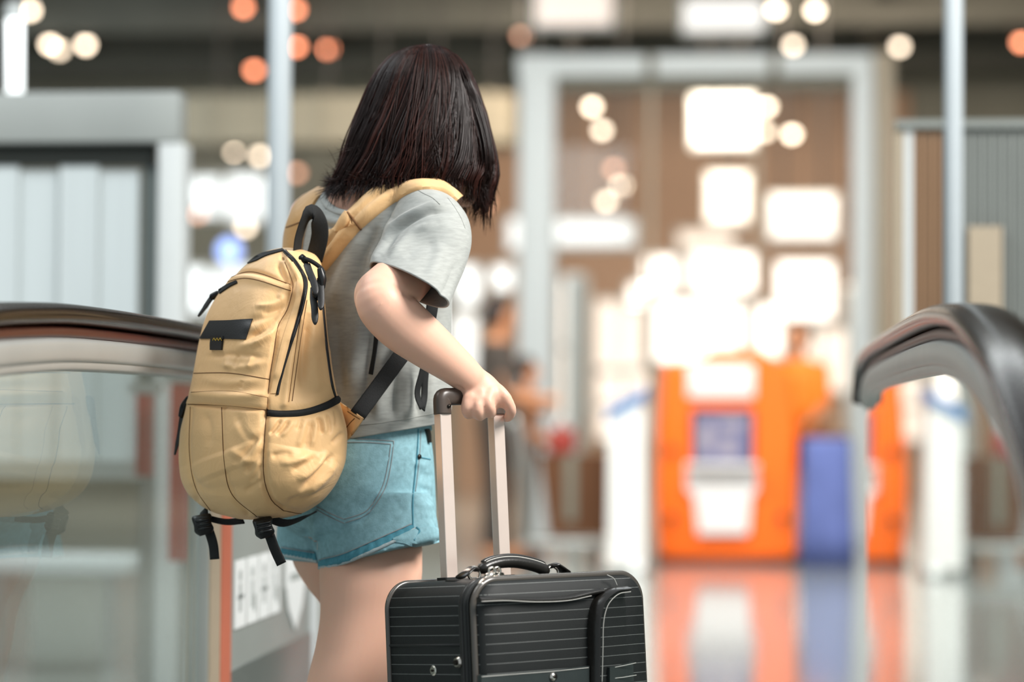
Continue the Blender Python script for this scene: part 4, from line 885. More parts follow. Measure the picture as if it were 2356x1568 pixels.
# main zip
patch('main_zip', tb, [(651, 580), (672, 602), (691, 630), (698, 650), (694, 684), (679, 744), (658, 812), (642, 869), (635, 908)], [(658, 576), (681, 600), (699, 628), (706, 650), (702, 684), (687, 744), (666, 812), (649, 869), (641, 908)], 0.0020, 'webbing', bag, 80, 4)
patch('zip_garage', tb, [(570, 607), (600, 585), (650, 573)], [(590, 600), (615, 588), (655, 577)], 0.0022, 'webbing', bag, 24, 4)
seam('zip_coil', tb, [(655, 578), (677, 601), (695, 629), (702, 650), (698, 684), (683, 744), (662, 812), (646, 869), (638, 908)], 0.0014, 'plastic_black', bag, 90, off=0.0022)
patch('zip_flap', tb, [(664, 604), (680, 635), (684, 655), (676, 700), (650, 780), (630, 870), (622, 905)], [(672, 604), (690, 632), (696, 654), (690, 692), (668, 775), (645, 860), (634, 905)], 0.0022, 'nylon_tan', bag, 60, 5, lambda u, w: 0.3+0.7*w)
seam('back_piping', tb, [(737, 625), (741, 680), (746, 740), (753, 810), (763, 880), (774, 920)], 0.0035, 'plastic_black', bag, 60, off=-0.001)
# side pocket with elastic edge
patch('elastic_band', tb, [(613, 941), (650, 944), (700, 940), (745, 926), (775, 910)], [(614, 957), (650, 959), (700, 956), (748, 943), (779, 928)], 0.0055, 'webbing', bag, 40, 6, lambda u, w: 0.5+0.5*math.sin(math.pi*w))
# label patch
lb1 = patch('label_patch', tb, [(484, 738), (530, 737), (582, 733)], [(461, 779), (512, 779), (566, 781)], 0.0022, 'leather_black', bag, 20, 10, straight=True)
lt = bvh(bag, lb1)
lp = patch('label_loop', lt, [(489, 773), (487, 790), (487, 805)], [(514, 772), (514, 790), (512, 805)], 0.0035, 'leather_black', lb1, 12, 5, straight=True)
lt2 = bvh(bag, lb1, lp)
for i in range(6): seam('stitching', lt2, [(490+i*3.5, 777), (491+i*3.5, 780), (493+i*3.5, 783)] if i % 2 else [(493+i*3.5, 777), (491+i*3.5, 780), (490+i*3.5, 783)], 0.0006, 'thread_yellow', lb1, 5, off=0.0004)
# left pocket zip and its pulls on the outline
def pull(path, w, nm='zip_pull', mt='leather_black', par=bag, nr=(-0.6, -0.8, 0)): return ribbon(nm, spline(path, 16), w, nr, 0.003, mt, par)
pull([P(432, 915, 3.87), P(425, 930, 3.865), P(418, 960, 3.86), P(410, 1010, 3.86), P(402, 1046, 3.86)], [0.010]*8+[0.009]*5+[0.006, 0.004, 0.002])
v, f = limb_vf([(434, 918, 3.865), (424, 935, 3.86), (417, 955, 3.857)], [0.006, 0.007, 0.005], 12, 12); mesh_obj('zip_slider', v, f, 'pull_metal', bag)
pull([P(512, 668, 3.862), P(500, 675, 3.865), P(488, 683, 3.867), P(470, 708, 3.868), P(456, 727, 3.868)], [0.007]*6+[0.010]*5+[0.008, 0.007, 0.006, 0.005, 0.002])
v, f = limb_vf([(500, 675, 3.863), (489, 682, 3.863)], [0.005, 0.006], 12, 8); mesh_obj('zip_slider', v, f, 'pull_metal', bag)
patch('pocket_zip', tb, [(545, 645), (525, 654), (505, 667)], [(547, 651), (528, 661), (506, 676)], 0.0025, 'webbing', bag, 16, 4)
# main zip pulls at the top right
for (pts, w) in (([(706, 608), (712, 625), (722, 650), (728, 678)], 0.011), ([(722, 662), (721, 685), (724, 712), (725, 746)], 0.011), ([(737, 640), (738, 660), (739, 690), (738, 712)], 0.011)):
    q = [P(a, b, 3.70-0.01*i) for i, (a, b) in enumerate(pts)]; pull(q, [w]*13+[w*0.9, w*0.7, w*0.3], nr=(0.2, -1, 0))
for a, b, Y in ((700, 597, 3.71), (708, 615, 3.705), (716, 640, 3.70), (727, 678, 3.69)):
    v, f = limb_vf([(a-5, b-9, Y), (a, b, Y-0.004), (a+6, b+10, Y)], [0.003, 0.0052, 0.003], 12, 10); mesh_obj('zip_slider', v, f, 'pull_metal', bag)
v, f = tube_vf(spline([P(690, 592, 3.71), P(715, 600, 3.70), P(738, 616, 3.695), P(745, 630, 3.695)], 16), 0.0035, 8); mesh_obj('pull_cord', v, f, 'webbing', bag)
v, f = limb_vf([(737, 620, 3.695), (741, 640, 3.695), (741, 660, 3.695)], [0.005, 0.0068, 0.005], 12, 12); mesh_obj('cord_lock', v, f, 'plastic_black', bag)
# wing joining the lower strap
a = [P(776, 922, 3.80), P(805, 942, 3.775), P(834, 962, 3.765)]; b = [P(790, 1018, 3.80), P(808, 1000, 3.775), P(832, 966, 3.765)]
va = spline(a, 10); vb = spline(b, 10); v = []
for p, q in zip(va, vb):
    for s_ in (0, 1):
        for w in np.linspace(0, 1, 6): v.append(p+(q-p)*(w if s_ == 0 else 1-w)+np.array([0.003, -0.003, 0])*(1 if s_ == 0 else -1)*1.0)
wing = mesh_obj('strap_wing', v, ring_faces(10, 12), 'nylon_tan', pack); fix_normals(wing)
tw = bvh(wing); seam('stitching', tw, [(800, 946), (815, 956), (828, 964)], 0.0008, 'seam_brown', wing, 10); seam('stitching', tw, [(796, 985), (806, 972), (816, 962)], 0.0008, 'seam_brown', wing, 10)
# shoulder straps lying on the shirt
def quilt(u, w):
    g = 0.35+0.65*min(1, math.sin(math.pi*w)*1.7); g -= 0.33*math.exp(-((w-0.5)/0.07)**2); return g
tS = bvh(shirt)
s1 = patch('shoulder_strap', tS, [(800, 490), (840, 452), (872, 428), (905, 417), (950, 414), (995, 419), (1030, 437), (1052, 456)], [(830, 528), (868, 496), (905, 468), (940, 446), (972, 436), (1005, 437), (1032, 448), (1050, 463)], 0.013, 'nylon_tan', pack, 60, 18, quilt, relax=5)
s2 = patch('shoulder_strap', tS, [(724, 598), (735, 572), (765, 530), (800, 488)], [(752, 622), (772, 598), (800, 562), (831, 526)], 0.017, 'nylon_tan', pack, 36, 18, quilt, relax=5)
seam('seam', bvh(s1, s2), [(800, 489), (815, 507), (830, 527)], 0.0022, 'seam_brown', s2, 14)
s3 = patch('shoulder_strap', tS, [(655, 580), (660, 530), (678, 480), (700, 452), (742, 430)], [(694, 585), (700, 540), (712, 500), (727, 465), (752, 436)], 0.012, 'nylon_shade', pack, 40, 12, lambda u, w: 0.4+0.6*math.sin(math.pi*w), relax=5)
seam('seam', bvh(s3), [(658, 523), (675, 517), (697, 508)], 0.0010, 'seam_brown', s3, 14)
# front halves of the straps, over the shoulder and down the chest to the webbing
fr = spline([P(1030, 446, 3.93), P(1042, 468, 4.03), P(1030, 540, 4.12), P(1005, 650, 4.14), P(975, 740, 4.06)], 30); ribbon('strap_front', fr, 0.055, (0.75, 0.65, 0.1), 0.012, 'nylon_tan', pack)
# grab loop: black webbing arch
g1 = spline([P(683, 582, 3.80), P(688, 545, 3.795), P(702, 505, 3.79), P(718, 489, 3.79), P(730, 500, 3.80), P(736, 540, 3.82), P(722, 600, 3.84)], 40)
gn = np.array([np.array([0.95, -0.30, 0.15])*(1-t)+np.array([0.35, -0.95, 0.1])*t for t in np.clip((np.linspace(0, 1, 40)-0.35)*4, 0, 1)]); ribbon('grab_loop', g1, 0.028, gn, 0.003, 'webbing', pack)
# lower webbing from the wing up behind the arm
w1 = [P(822, 955, 3.768), P(870, 890, 3.79), P(925, 815, 3.79), P(975, 745, 3.84), P(1000, 715, 3.90)]
ribbon('webbing_strap', spline(w1, 30), 0.026, np.array([0.25, -1, 0.15]), 0.003, 'webbing', pack)
ribbon('webbing_tail', spline([P(985, 800, 3.80), P(970, 860, 3.80), P(960, 905, 3.80), P(972, 940, 3.80)], 20), 0.014, np.array([0.9, -0.5, 0]), 0.003, 'webbing', pack)
ribbon('webbing_tail', spline([P(985, 800, 3.82), P(978, 870, 3.82), P(976, 915, 3.82), P(972, 940, 3.80)], 20), 0.012, np.array([0.7, -0.8, 0]), 0.003, 'webbing', pack)
patch('webbing_tail', tS, [(864, 745), (860, 800), (850, 860)], [(873, 745), (868, 800), (858, 862)], 0.002, 'webbing', pack, 20, 4)
ribbon('strap_front', spline([P(1000, 640, 3.80), P(996, 690, 3.80), P(990, 730, 3.80), P(975, 770, 3.81)], 12), 0.020, np.array([0.5, -0.9, 0]), 0.003, 'webbing', pack)
# bottom straps with buckles
for (pts, tail, bk, Y) in (([(470, 1172), (466, 1185)], [(478, 1215), (490, 1250), (494, 1286)], (466, 1205), 3.825), ([(612, 1182), (604, 1195)], [(618, 1225), (632, 1262), (648, 1297)], (606, 1212), 3.735)):
    bs = empty('bottom_strap', tuple(P(bk[0], bk[1], Y))); put(bs, pack)
    ribbon('webbing', spline([P(pts[0][0], pts[0][1], Y+0.02), P(pts[1][0], pts[1][1], Y), P(bk[0], bk[1], Y-0.005)], 14), 0.022, (-0.3, -1, 0), 0.003, 'webbing', bs)
    ribbon('webbing_end', spline([P(bk[0]+4, bk[1]+4, Y-0.004)]+[P(a, b, Y) for a, b in tail], 16), 0.018, (-0.45, -1, 0.05), 0.0035, 'webbing', bs)
    rr = [(bk[0]-3, bk[1]-22, Y-0.006, 19, -3, 0, 0, 0, 0.006), (bk[0]-2, bk[1]-16, Y-0.008, 23, -4, 0, 0, 0, 0.009), (bk[0], bk[1], Y-0.010, 20, -5, 0, 0, 0, 0.011), (bk[0]+4, bk[1]+14, Y-0.009, 22, -5, 0, 0, 0, 0.009), (bk[0]+8, bk[1]+24, Y-0.008, 14, -4, 0, 0, 0, 0.006)]
    v, f = ringloft(rr, 24, 20, True, 3.5); bo = mesh_obj('buckle', v, f, 'plastic_black', bs); fix_normals(bo)
    for dy in (-9, 0, 9): v, f = tube_vf([P(bk[0]-14+dy*0.2, bk[1]+dy+3, Y-0.020), P(bk[0]+18+dy*0.2, bk[1]+dy-3, Y-0.020)], 0.0025, 8); mesh_obj('rib', v, f, 'plastic_black', bs)
ribbon('bottom_webbing', spline([P(480, 1192, 3.83), P(520, 1200, 3.82), P(560, 1197, 3.81)], 14), 0.012, (0, -0.8, -0.5), 0.003, 'webbing', pack)
ribbon('bottom_webbing', spline([P(615, 1190, 3.75), P(655, 1203, 3.76), P(695, 1192, 3.80), P(720, 1180, 3.84)], 16), 0.016, (0, -0.8, -0.5), 0.003, 'webbing', pack)
# ================================================================== suitcase
def pinstripe(name, base, line):
    m = mat(name, base, rough=0.62, var=0.15, scale=40, spec=0.4); nt = m.node_tree; b = nt.nodes['Principled BSDF']
    tc = nt.nodes.new('ShaderNodeTexCoord'); sp = nt.nodes.new('ShaderNodeSeparateXYZ'); nt.links.new(tc.outputs['Object'], sp.inputs[0]); dt_ = nt.nodes.new('ShaderNodeVectorMath'); dt_.operation = 'DOT_PRODUCT'; dt_.inputs[1].default_value = (0.13, 1.40, 0); nt.links.new(tc.outputs['Object'], dt_.inputs[0])
    def M(op, a, bb=None, c=None):
        n = nt.nodes.new('ShaderNodeMath'); n.operation = op
        for i, x in enumerate((a, bb, c)):
            if x is None: continue
            if isinstance(x, (int, float)): n.inputs[i].default_value = x
            else: nt.links.new(x, n.inputs[i])
        return n.outputs[0]
    fr = M('FRACT', M('DIVIDE', sp.outputs[2], 0.0142)); st = M('LESS_THAN', fr, 0.05)
    da = M('FRACT', M('DIVIDE', dt_.outputs['Value'], 0.0026)); ds = M('LESS_THAN', da, 0.72); k = M('MULTIPLY', M('MULTIPLY', st, ds), 0.6)
    old = b.inputs['Base Color'].links[0].from_socket; mx = nt.nodes.new('ShaderNodeMix'); mx.data_type = 'RGBA'; mx.inputs[7].default_value = srgb(line)
    nt.links.new(k, mx.inputs[0]); nt.links.new(old, mx.inputs[6]); nt.links.new(mx.outputs[2], b.inputs['Base Color'])
    w = nt.nodes.new('ShaderNodeTexNoise'); w.inputs['Scale'].default_value = 700; nt.links.new(tc.outputs['Object'], w.inputs[0]); bp = nt.nodes.new('ShaderNodeBump'); bp.inputs['Strength'].default_value = 0.3; bp.inputs['Distance'].default_value = 0.001
    nt.links.new(w.outputs[0], bp.inputs['Height']); nt.links.new(bp.outputs[0], b.inputs['Normal'])
pinstripe('case_fabric', '0e1211', 'a9aca8')
mat('case_plain', '191b1a', rough=0.6, var=0.15, bump=0.2, bscale=800)
mat('case_leather', '1f1d1a', rough=0.28, var=0.2, bump=0.12, bscale=260)
mat('case_leather_grey', '2f3534', rough=0.35, var=0.15, bump=0.1, bscale=260)
mat('case_piping', '4b4640', rough=0.22, var=0.1, spec=0.7)
mat('case_thread', 'b9b7b0', rough=0.7)
mat('chrome', 'cfc9bf', rough=0.18, metal=1.0)
mat('rose_metal', 'f3dfd2', rough=0.3, metal=0.55, var=0.04)
mat('handle_plastic', '4a4039', rough=0.32, var=0.08)
n0 = P(1088, 1335, 3.487); bl = P(887, 1335, 3.642); back = np.array([bl[0]-n0[0], bl[1]-n0[1], 0]); DD = np.linalg.norm(back); nb = back/DD      # towards the back panel
uu = np.array([-nb[1], nb[0], 0])
if uu[0] < 0: uu = -uu
rt = P(1465, 1335, 3.71); WW = 0.322; HH = n0[2]+0.004
VR = Matrix.Rotation(math.radians(3.2), 3, Vector((0.0, -1.0, 0.0))) @ Matrix.Rotation(math.radians(-3.2), 3, Vector((1.0, 0.0, 0.0)))   # drawn along: leaning towards the woman
VN = np.array(VR)
o0 = n0-VN@np.array([0, 0, HH])
suit = empty('suitcase', tuple(o0), 'black pinstriped soft suitcase with extended rose metal handle, held by the woman', 'suitcase')
def L(u, d, z):
    """suitcase point: u along the front, d from the front panel to the back, z up"""
    return np.array([u*uu[0]+d*nb[0], u*uu[1]+d*nb[1], z])
def sob(name, v, f, m, parent=None, smooth=True):
    me = bpy.data.meshes.new(name); me.from_pydata([tuple(map(float, x)) for x in v], [], [tuple(int(i) for i in q) for q in f]); me.validate(); me.update()
    if smooth: me.shade_smooth()
    me.materials.append(MATS[m]); o = bpy.data.objects.new(name, me); COL.objects.link(o); o.parent = parent or suit; return o
def rrect(w0, w1, z0, z1, r, n=10):
    pts = []
    for cx, cz, a0 in ((w1-r, z1-r, 0), (w0+r, z1-r, 90), (w0+r, z0+r, 180), (w1-r, z0+r, 270)):
        for k in range(n+1): a = math.radians(a0+90*k/n); pts.append((cx+r*math.cos(a), cz+r*math.sin(a)))
    return pts
Z0 = 0.06; RC = 0.040
# body shell: rounded front outline swept back, slightly bulging
outl = rrect(0, WW, Z0, HH, RC); N = len(outl); v = []
for d, ins in ((0.0, 0.004), (0.004, 0.0), (0.05, -0.001), (DD*0.5, -0.002), (DD-0.05, -0.001), (DD-0.004, 0.0), (DD, 0.004)):
    for x, z in outl:
        cx, cz = x-WW/2, z-(Z0+HH)/2; v.append(L(WW/2+cx*(1-ins/0.15), d, (Z0+HH)/2+cz*(1-ins/0.3)))
shell = sob('shell', v, ring_faces(7, N), 'case_fabric'); fix_normals(shell); shell.data.set_sharp_from_angle(angle=math.radians(60))
# front panel bulging forwards
v = []; 
for k, (s, d) in enumerate(((1.0, 0.002), (0.985, -0.006), (0.95, -0.013), (0.8, -0.018), (0.4, -0.020), (0.02, -0.020))):
    for x, z in outl: v.append(L(WW/2+(x-WW/2)*s, d, (Z0+HH)/2+(z-(Z0+HH)/2)*(1-(1-s)*0.6 if s > 0.5 else s)))
fp = sob('front_panel', v, ring_faces(6, N), 'case_fabric'); fix_normals(fp)
def loop_tube(name, d, r, m, inset=0.0, par=None):
    pts = [L(x, d, z) for x, z in rrect(inset, WW-inset, Z0+inset, HH-inset, RC-inset*0.5, 14)]; v, f = tube_vf(pts, r, 10, closed=True, up=(0.3, -0.9, 0.2)); return sob(name, v, f, m, par)
loop_tube('front_piping', 0.002, 0.0052, 'case_piping'); loop_tube('back_piping', DD-0.002, 0.0045, 'case_piping')
# gusset strip with zip behind the front piping
def gusset(name, d0, d1, out, m):
    v = []
    for d, o_ in ((d0, 0), (d0, out), (d1, out), (d1, 0)):
        for x, z in outl: v.append(L(WW/2+(x-WW/2)*(1+o_/(WW/2)), d, (Z0+HH)/2+(z-(Z0+HH)/2)*(1+o_/((HH-Z0)/2))))
    o = sob(name, v, ring_faces(4, N, cap=False), m, None, False); fix_normals(o); return o
gusset('zip_tape', 0.010, 0.034, 0.0028, 'case_plain'); loop_tube('zip_coil', 0.018, 0.0034, 'case_plain', -0.002); loop_tube('zip_coil', 0.027, 0.0030, 'case_leather', -0.002)
# side recess line and screws on the left face
def left_disc(name, d, z, r, h, m, par=None, n=20):
    a = L(-0.001, d, z); ax = -uu; v, f = tube_vf([a, a+ax*h*0.6, a+ax*h], [r, r, r*0.75], n); o = sob(name, v, f, m, par); o.data.set_sharp_from_angle(angle=math.radians(30)); return o
def zat(py, Y): return P(1000, py, Y)[2]
s1_ = left_disc('side_stud', DD*0.17, zat(1506, 3.54), 0.0085, 0.008, 'chrome'); left_disc('stud_core', DD*0.17, zat(1506, 3.54), 0.0050, 0.0105, 'rivet', s1_)
s2_ = left_disc('side_stud', DD*0.47, zat(1519, 3.58), 0.0078, 0.003, 'chrome'); left_disc('stud_core', DD*0.47, zat(1519, 3.58), 0.0022, 0.005, 'rivet', s2_)
zz = zat(1463, 3.57); v, f = tube_vf([L(-0.0005, 0.035, zz), L(-0.0005, DD-0.004, zz)], 0.0022, 8); sob('side_fold', v, f, 'case_plain')
# leather bound slanting pocket edge across the front
FD = -0.020
def fpt(px, py, off=0.0):
    """point on the front panel plane seen at a photo pixel"""
    d = raydir(px, py); nrm = VN@np.array([nb[0], nb[1], 0]); p0 = o0+nrm*(FD-off); t = ((p0-CAM)@nrm)/(d@nrm); return CAM+d*t-o0
RI = VN.T
def front(px, py, off=0.0): return RI@fpt(px, py, off)
def fband(name, ea, eb, th, m, nu=30, par=None, prof=None):
    A, B = spline(ea, nu), spline(eb, nu); v = []; nv = 7; nn = -nb
    for i in range(nu):
        ring = []
        for w in np.linspace(0, 1, nv): q = A[i]+(B[i]-A[i])*w; ring.append(front(*q)+nn*th*((0.35+0.65*math.sin(math.pi*min(max(w, 0.08), 0.92))) if prof is None else prof(i/(nu-1), w)))
        for w in np.linspace(1, 0, nv): q = A[i]+(B[i]-A[i])*w; ring.append(front(*q)-nn*0.004)
        v += ring
    o = sob(name, v, ring_faces(nu, 2*nv), m, par); fix_normals(o); o.data.set_sharp_from_angle(angle=math.radians(60)); return o
def fline(name, pts, r, m, n=40, off=0.003, par=None):
    p = np.array([front(x, y, 0)-nb*off for x, y in spline(pts, n)]); v, f = tube_vf(p, r, 6); return sob(name, v, f, m, par)
pe = fband('pocket_edge', [(1100, 1373), (1160, 1372), (1230, 1374), (1300, 1370), (1352, 1358), (1385, 1352)], [(1100, 1384), (1160, 1382), (1230, 1385), (1300, 1382), (1355, 1371), (1385, 1364)], 0.007, 'case_leather')
fline('stitching', [(1102, 1383), (1160, 1381), (1230, 1384), (1300, 1381), (1355, 1370)], 0.0006, 'case_thread', 50, 0.006, pe)
# standing side pocket at the right with bound edge
sp_ = fband('side_pocket', [(1432, 1350), (1400, 1358), (1378, 1378), (1367, 1420), (1366, 1490), (1364, 1568), (1362, 1680)], [(1434, 1354), (1436, 1370), (1438, 1400), (1440, 1440), (1444, 1500), (1447, 1568), (1448, 1680)], 0.018, 'case_fabric', 40, None, lambda u, w: 0.85-0.75*w**1.2)
fb = fband('pocket_binding', [(1432, 1348), (1398, 1354), (1370, 1374), (1358, 1400), (1353, 1440), (1353, 1490), (1352, 1568), (1350, 1680)], [(1433, 1360), (1404, 1364), (1382, 1382), (1371, 1405), (1366, 1440), (1366, 1490), (1365, 1568), (1363, 1680)], 0.022, 'case_leather', 50)
fline('stitching', [(1432, 1361), (1405, 1366), (1384, 1385), (1374, 1408), (1369, 1440), (1368, 1490), (1366, 1568)], 0.0007, 'case_thread', 60, 0.019, fb)
# leather bands at the bottom
lbk = fband('leather_band', [(1102, 1553), (1180, 1547), (1270, 1540), (1350, 1531)], [(1102, 1640), (1180, 1634), (1270, 1627), (1350, 1620)], 0.006, 'case_leather_grey', 30, None, lambda u, w: 1.0)
fline('stitching', [(1102, 1556), (1180, 1550), (1270, 1543), (1348, 1535)], 0.0006, 'case_thread', 50, 0.0065, lbk)
tabs = fband('leather_tab', [(1384, 1534), (1415, 1529), (1449, 1522)], [(1384, 1590), (1415, 1586), (1451, 1580)], 0.019, 'case_leather_grey', 16, None, lambda u, w: 1.0-0.6*u)
fline('stitching', [(1388, 1536), (1415, 1531), (1447, 1524)], 0.0006, 'case_thread', 24, 0.016, tabs); fline('stitching', [(1392, 1560), (1418, 1557), (1448, 1552)], 0.0006, 'case_thread', 24, 0.016, tabs)
p = front(1266, 1556); v, f = tube_vf([p-nb*0.005, p-nb*0.009], [0.0070, 0.0062], 20); rv = sob('rivet', v, f, 'chrome'); v, f = tube_vf([p-nb*0.008, p-nb*0.0105], 0.0022, 12); sob('rivet_core', v, f, 'rivet', rv)
fline('top_stitch', [(1395, 1322), (1410, 1330), (1418, 1346)], 0.0007, 'case_thread', 14, 0.002)
# telescopic handle: two tubes, corner pieces, grip
ZT = 0.985; dt = DD-0.035
TB = []
def top_u(px): # position along u whose tube shows at this pixel
    best = min(np.linspace(0, WW, 400), key=lambda u: abs(proj(np.array(VR@Vector(L(u, dt, 0.86)))+o0)[0]-px)); return best
u1, u2 = top_u(1025), top_u(1148)
def hz(py, Y):
    return min(np.linspace(0.85, 1.1, 800), key=lambda z: abs(proj(VN@L((u1+u2)/2, dt, z)+o0)[1]-py))
ztop = hz(950, 3.74)
for u in (u1, u2):
    m_ = MB(); w, dd = 0.0105, 0.0085
    rr = rrect(-w, w, -dd, dd, 0.0012, 2); v = []
    for z in (HH-0.1, ztop+0.01):
        for x, y in rr: v.append(L(u+x, dt+y, z))
    o = sob('telescopic_tube', v, ring_faces(2, len(rr)), 'rose_metal'); fix_normals(o); o.data.set_sharp_from_angle(angle=math.radians(20))
zb = hz(929, 3.74)
path = spline([L(u1, dt, ztop-0.002), L(u1, dt, zb+0.001), L(u1+0.001, dt, zb+0.008), L(u1+0.005, dt, zb+0.0108), L(u1+0.014, dt, zb+0.011), L((u1+u2)/2, dt, zb+0.012), L(u2-0.014, dt, zb+0.011), L(u2-0.005, dt, zb+0.0108), L(u2-0.001, dt, zb+0.008), L(u2, dt, zb+0.001), L(u2, dt, ztop-0.002)], 70)
v = []; t_, A_, B_ = frames(path, nb); ph = np.linspace(0, 2*math.pi, 24, endpoint=False)
for i in range(len(path)):
    c_ = np.sign(np.cos(ph))*np.abs(np.cos(ph))**0.75*0.0115; s_ = np.sign(np.sin(ph))*np.abs(np.sin(ph))**0.75*0.0135; v.append(path[i]+c_[:, None]*A_[i]+s_[:, None]*B_[i])
grip = sob('handle_grip', np.vstack(v), ring_faces(len(path), 24), 'handle_plastic'); fix_normals(grip)
p = L(u1+0.004, dt-0.012, ztop+0.010); v, f = tube_vf([p, p-nb*0.0015], 0.003, 12); sob('screw', v, f, 'rivet', grip)
for u in (u1, u2):
    rr = rrect(-0.016, 0.016, -0.013, 0.013, 0.004, 3); v = []
    for z in (HH-0.004, HH+0.006):
        for x, y in rr: v.append(L(u+x, dt+y, z))
    fix_normals(sob('tube_collar', v, ring_faces(2, len(rr)), 'case_plain', None, False))
# top carry handle
hd = DD*0.42

hc = WW/2-0.012; hw = 0.066
path = spline([L(hc-hw, hd, HH+0.014), L(hc-hw*0.75, hd, HH+0.021), L(hc-hw*0.4, hd, HH+0.025), L(hc, hd, HH+0.025), L(hc+hw*0.4, hd, HH+0.021), L(hc+hw*0.75, hd, HH+0.015), L(hc+hw, hd, HH+0.008)], 40)
r = 0.0105*np.concatenate([[0.55, 0.8], np.ones(36), [0.8, 0.55]]); v, f = tube_vf(path, r, 16, up=(0, 0, 1), flat=0.85); ch = sob('carry_handle', v, f, 'case_leather')
v, f = tube_vf(path[3:-3]+np.array([0, 0, 0.0078])-nb*0.0055, 0.0009, 6); sob('stitching', v, f, 'case_thread', ch)
v, f = tube_vf(path[2:-2]+np.array([0, 0, 0.0092]), 0.0035, 8); sob('top_ridge', v, f, 'case_leather', ch)
for s_, zz in ((-1, 0.010), (1, 0.006)):
    c = L(hc+s_*(hw+0.010), hd, HH+zz)
    pts = [c+np.array([0, 0, 0.010])*math.cos(a)+uu*0.011*math.sin(a) for a in np.linspace(0, 2*math.pi, 20, endpoint=False)]; v, f = tube_vf(pts, 0.0022, 8, closed=True, up=nb); sob('ring', v, f, 'chrome', ch)
    v = []
    for (a, z, w) in ((0.0, 0.012, 0.010), (s_*0.010, 0.014, 0.012), (s_*0.020, 0.008, 0.013), (s_*0.030, 0.002, 0.013)):
        for k in range(12): an = 2*math.pi*k/12; v.append(c+uu*(a-s_*0.004)+nb*w*math.cos(an)+np.array([0, 0, z-zz+0.0035*math.sin(an)+0.004]))
    fix_normals(sob('anchor_tab', v, ring_faces(4, 12), 'case_leather', ch))
    v = []
    for x, y in rrect(-0.032, 0.032, -0.016, 0.016, 0.006, 4): v.append(c+uu*(x+s_*0.014)+nb*y+np.array([0, 0, -zz-0.001]))
    v = np.array(v); n_ = len(v); fix_normals(sob('anchor_plate', np.vstack([v, v+np.array([0, 0, 0.003])]), ring_faces(2, n_), 'case_leather', ch, False))
# zip pulls at the front corner
for k, (u, d, dz, ln) in enumerate(((0.050, 0.018, 0.002, 0.042), (0.066, 0.026, 0.003, 0.016))):
    a = L(u, d, HH+0.006); b = L(u-ln*0.9, d-0.018, HH+0.006-ln*0.28)
    t = sob('zip_pull', *tube_vf(spline([a, (a+b)/2+np.array([0, 0, 0.003]), b], 10), 0.0042, 8, flat=0.45, up=(0, 0, 1)), 'chrome'); 
    v, f = limb_vf([(0, 0, 1), (1, 1, 1)], [0.001, 0.001], 4, 3)
    pts = [a+uu*0.006*math.cos(q)+np.array([0, 0, 0.006+0.006*math.sin(q)]) for q in np.linspace(0, 2*math.pi, 14, endpoint=False)]; v, f = tube_vf(pts, 0.0018, 6, closed=True, up=nb); sob('pull_ring', v, f, 'chrome', t)
    v, f = tube_vf([a-uu*0.012, a-uu*0.004, a+uu*0.010], [0.0035, 0.0055, 0.004], 10); sob('slider', v, f, 'chrome', t)
# wheels and feet
for u in (0.045, WW-0.045):
    for d in (0.03, DD-0.03):
        c = L(u, d, 0.028); w_ = sob('wheel', *tube_vf([c-uu*0.010, c+uu*0.010], 0.027, 20), 'plastic_black'); w_.data.set_sharp_from_angle(angle=math.radians(40))
        b_ = MB(); v, f = tube_vf([L(u, d, 0.03), L(u, d, Z0+0.004)], [0.016, 0.024], 14); sob('wheel_fork', v, f, 'case_plain', w_)
suit.rotation_euler = VR.to_euler()

# ================================================================== people in the background
mat('skin_far', 'c98a62', rough=0.6, var=0.08)
mat('vest_orange', 'f07d16', rough=0.7, var=0.1)
mat('shirt_dark', '4a4038', rough=0.8, var=0.15)
mat('trousers_dark', '3b322c', rough=0.8, var=0.15)
mat('shirt_brown', '8a5a38', rough=0.8, var=0.15)
mat('trousers_grey', '7d7468', rough=0.8, var=0.15)
mat('hair_far', '2a1a10', rough=0.5, var=0.3)
def wlimb(pts, r, n=14, steps=16):
    s = spline(np.hstack([np.array(pts, float), np.array(r, float)[:, None]]), steps); p, rr = s[:, :3], s[:, 3]
    t0 = (p[0]-p[1])/np.linalg.norm(p[0]-p[1]); t1 = (p[-1]-p[-2])/np.linalg.norm(p[-1]-p[-2])
    p = np.vstack([p[0]+t0*rr[0]*0.8, p[0]+t0*rr[0]*0.4, p, p[-1]+t1*rr[-1]*0.4, p[-1]+t1*rr[-1]*0.8]); rr = np.concatenate([[rr[0]*0.4, rr[0]*0.85], rr, [rr[-1]*0.85, rr[-1]*0.4]])
    return tube_vf(p, rr, n)
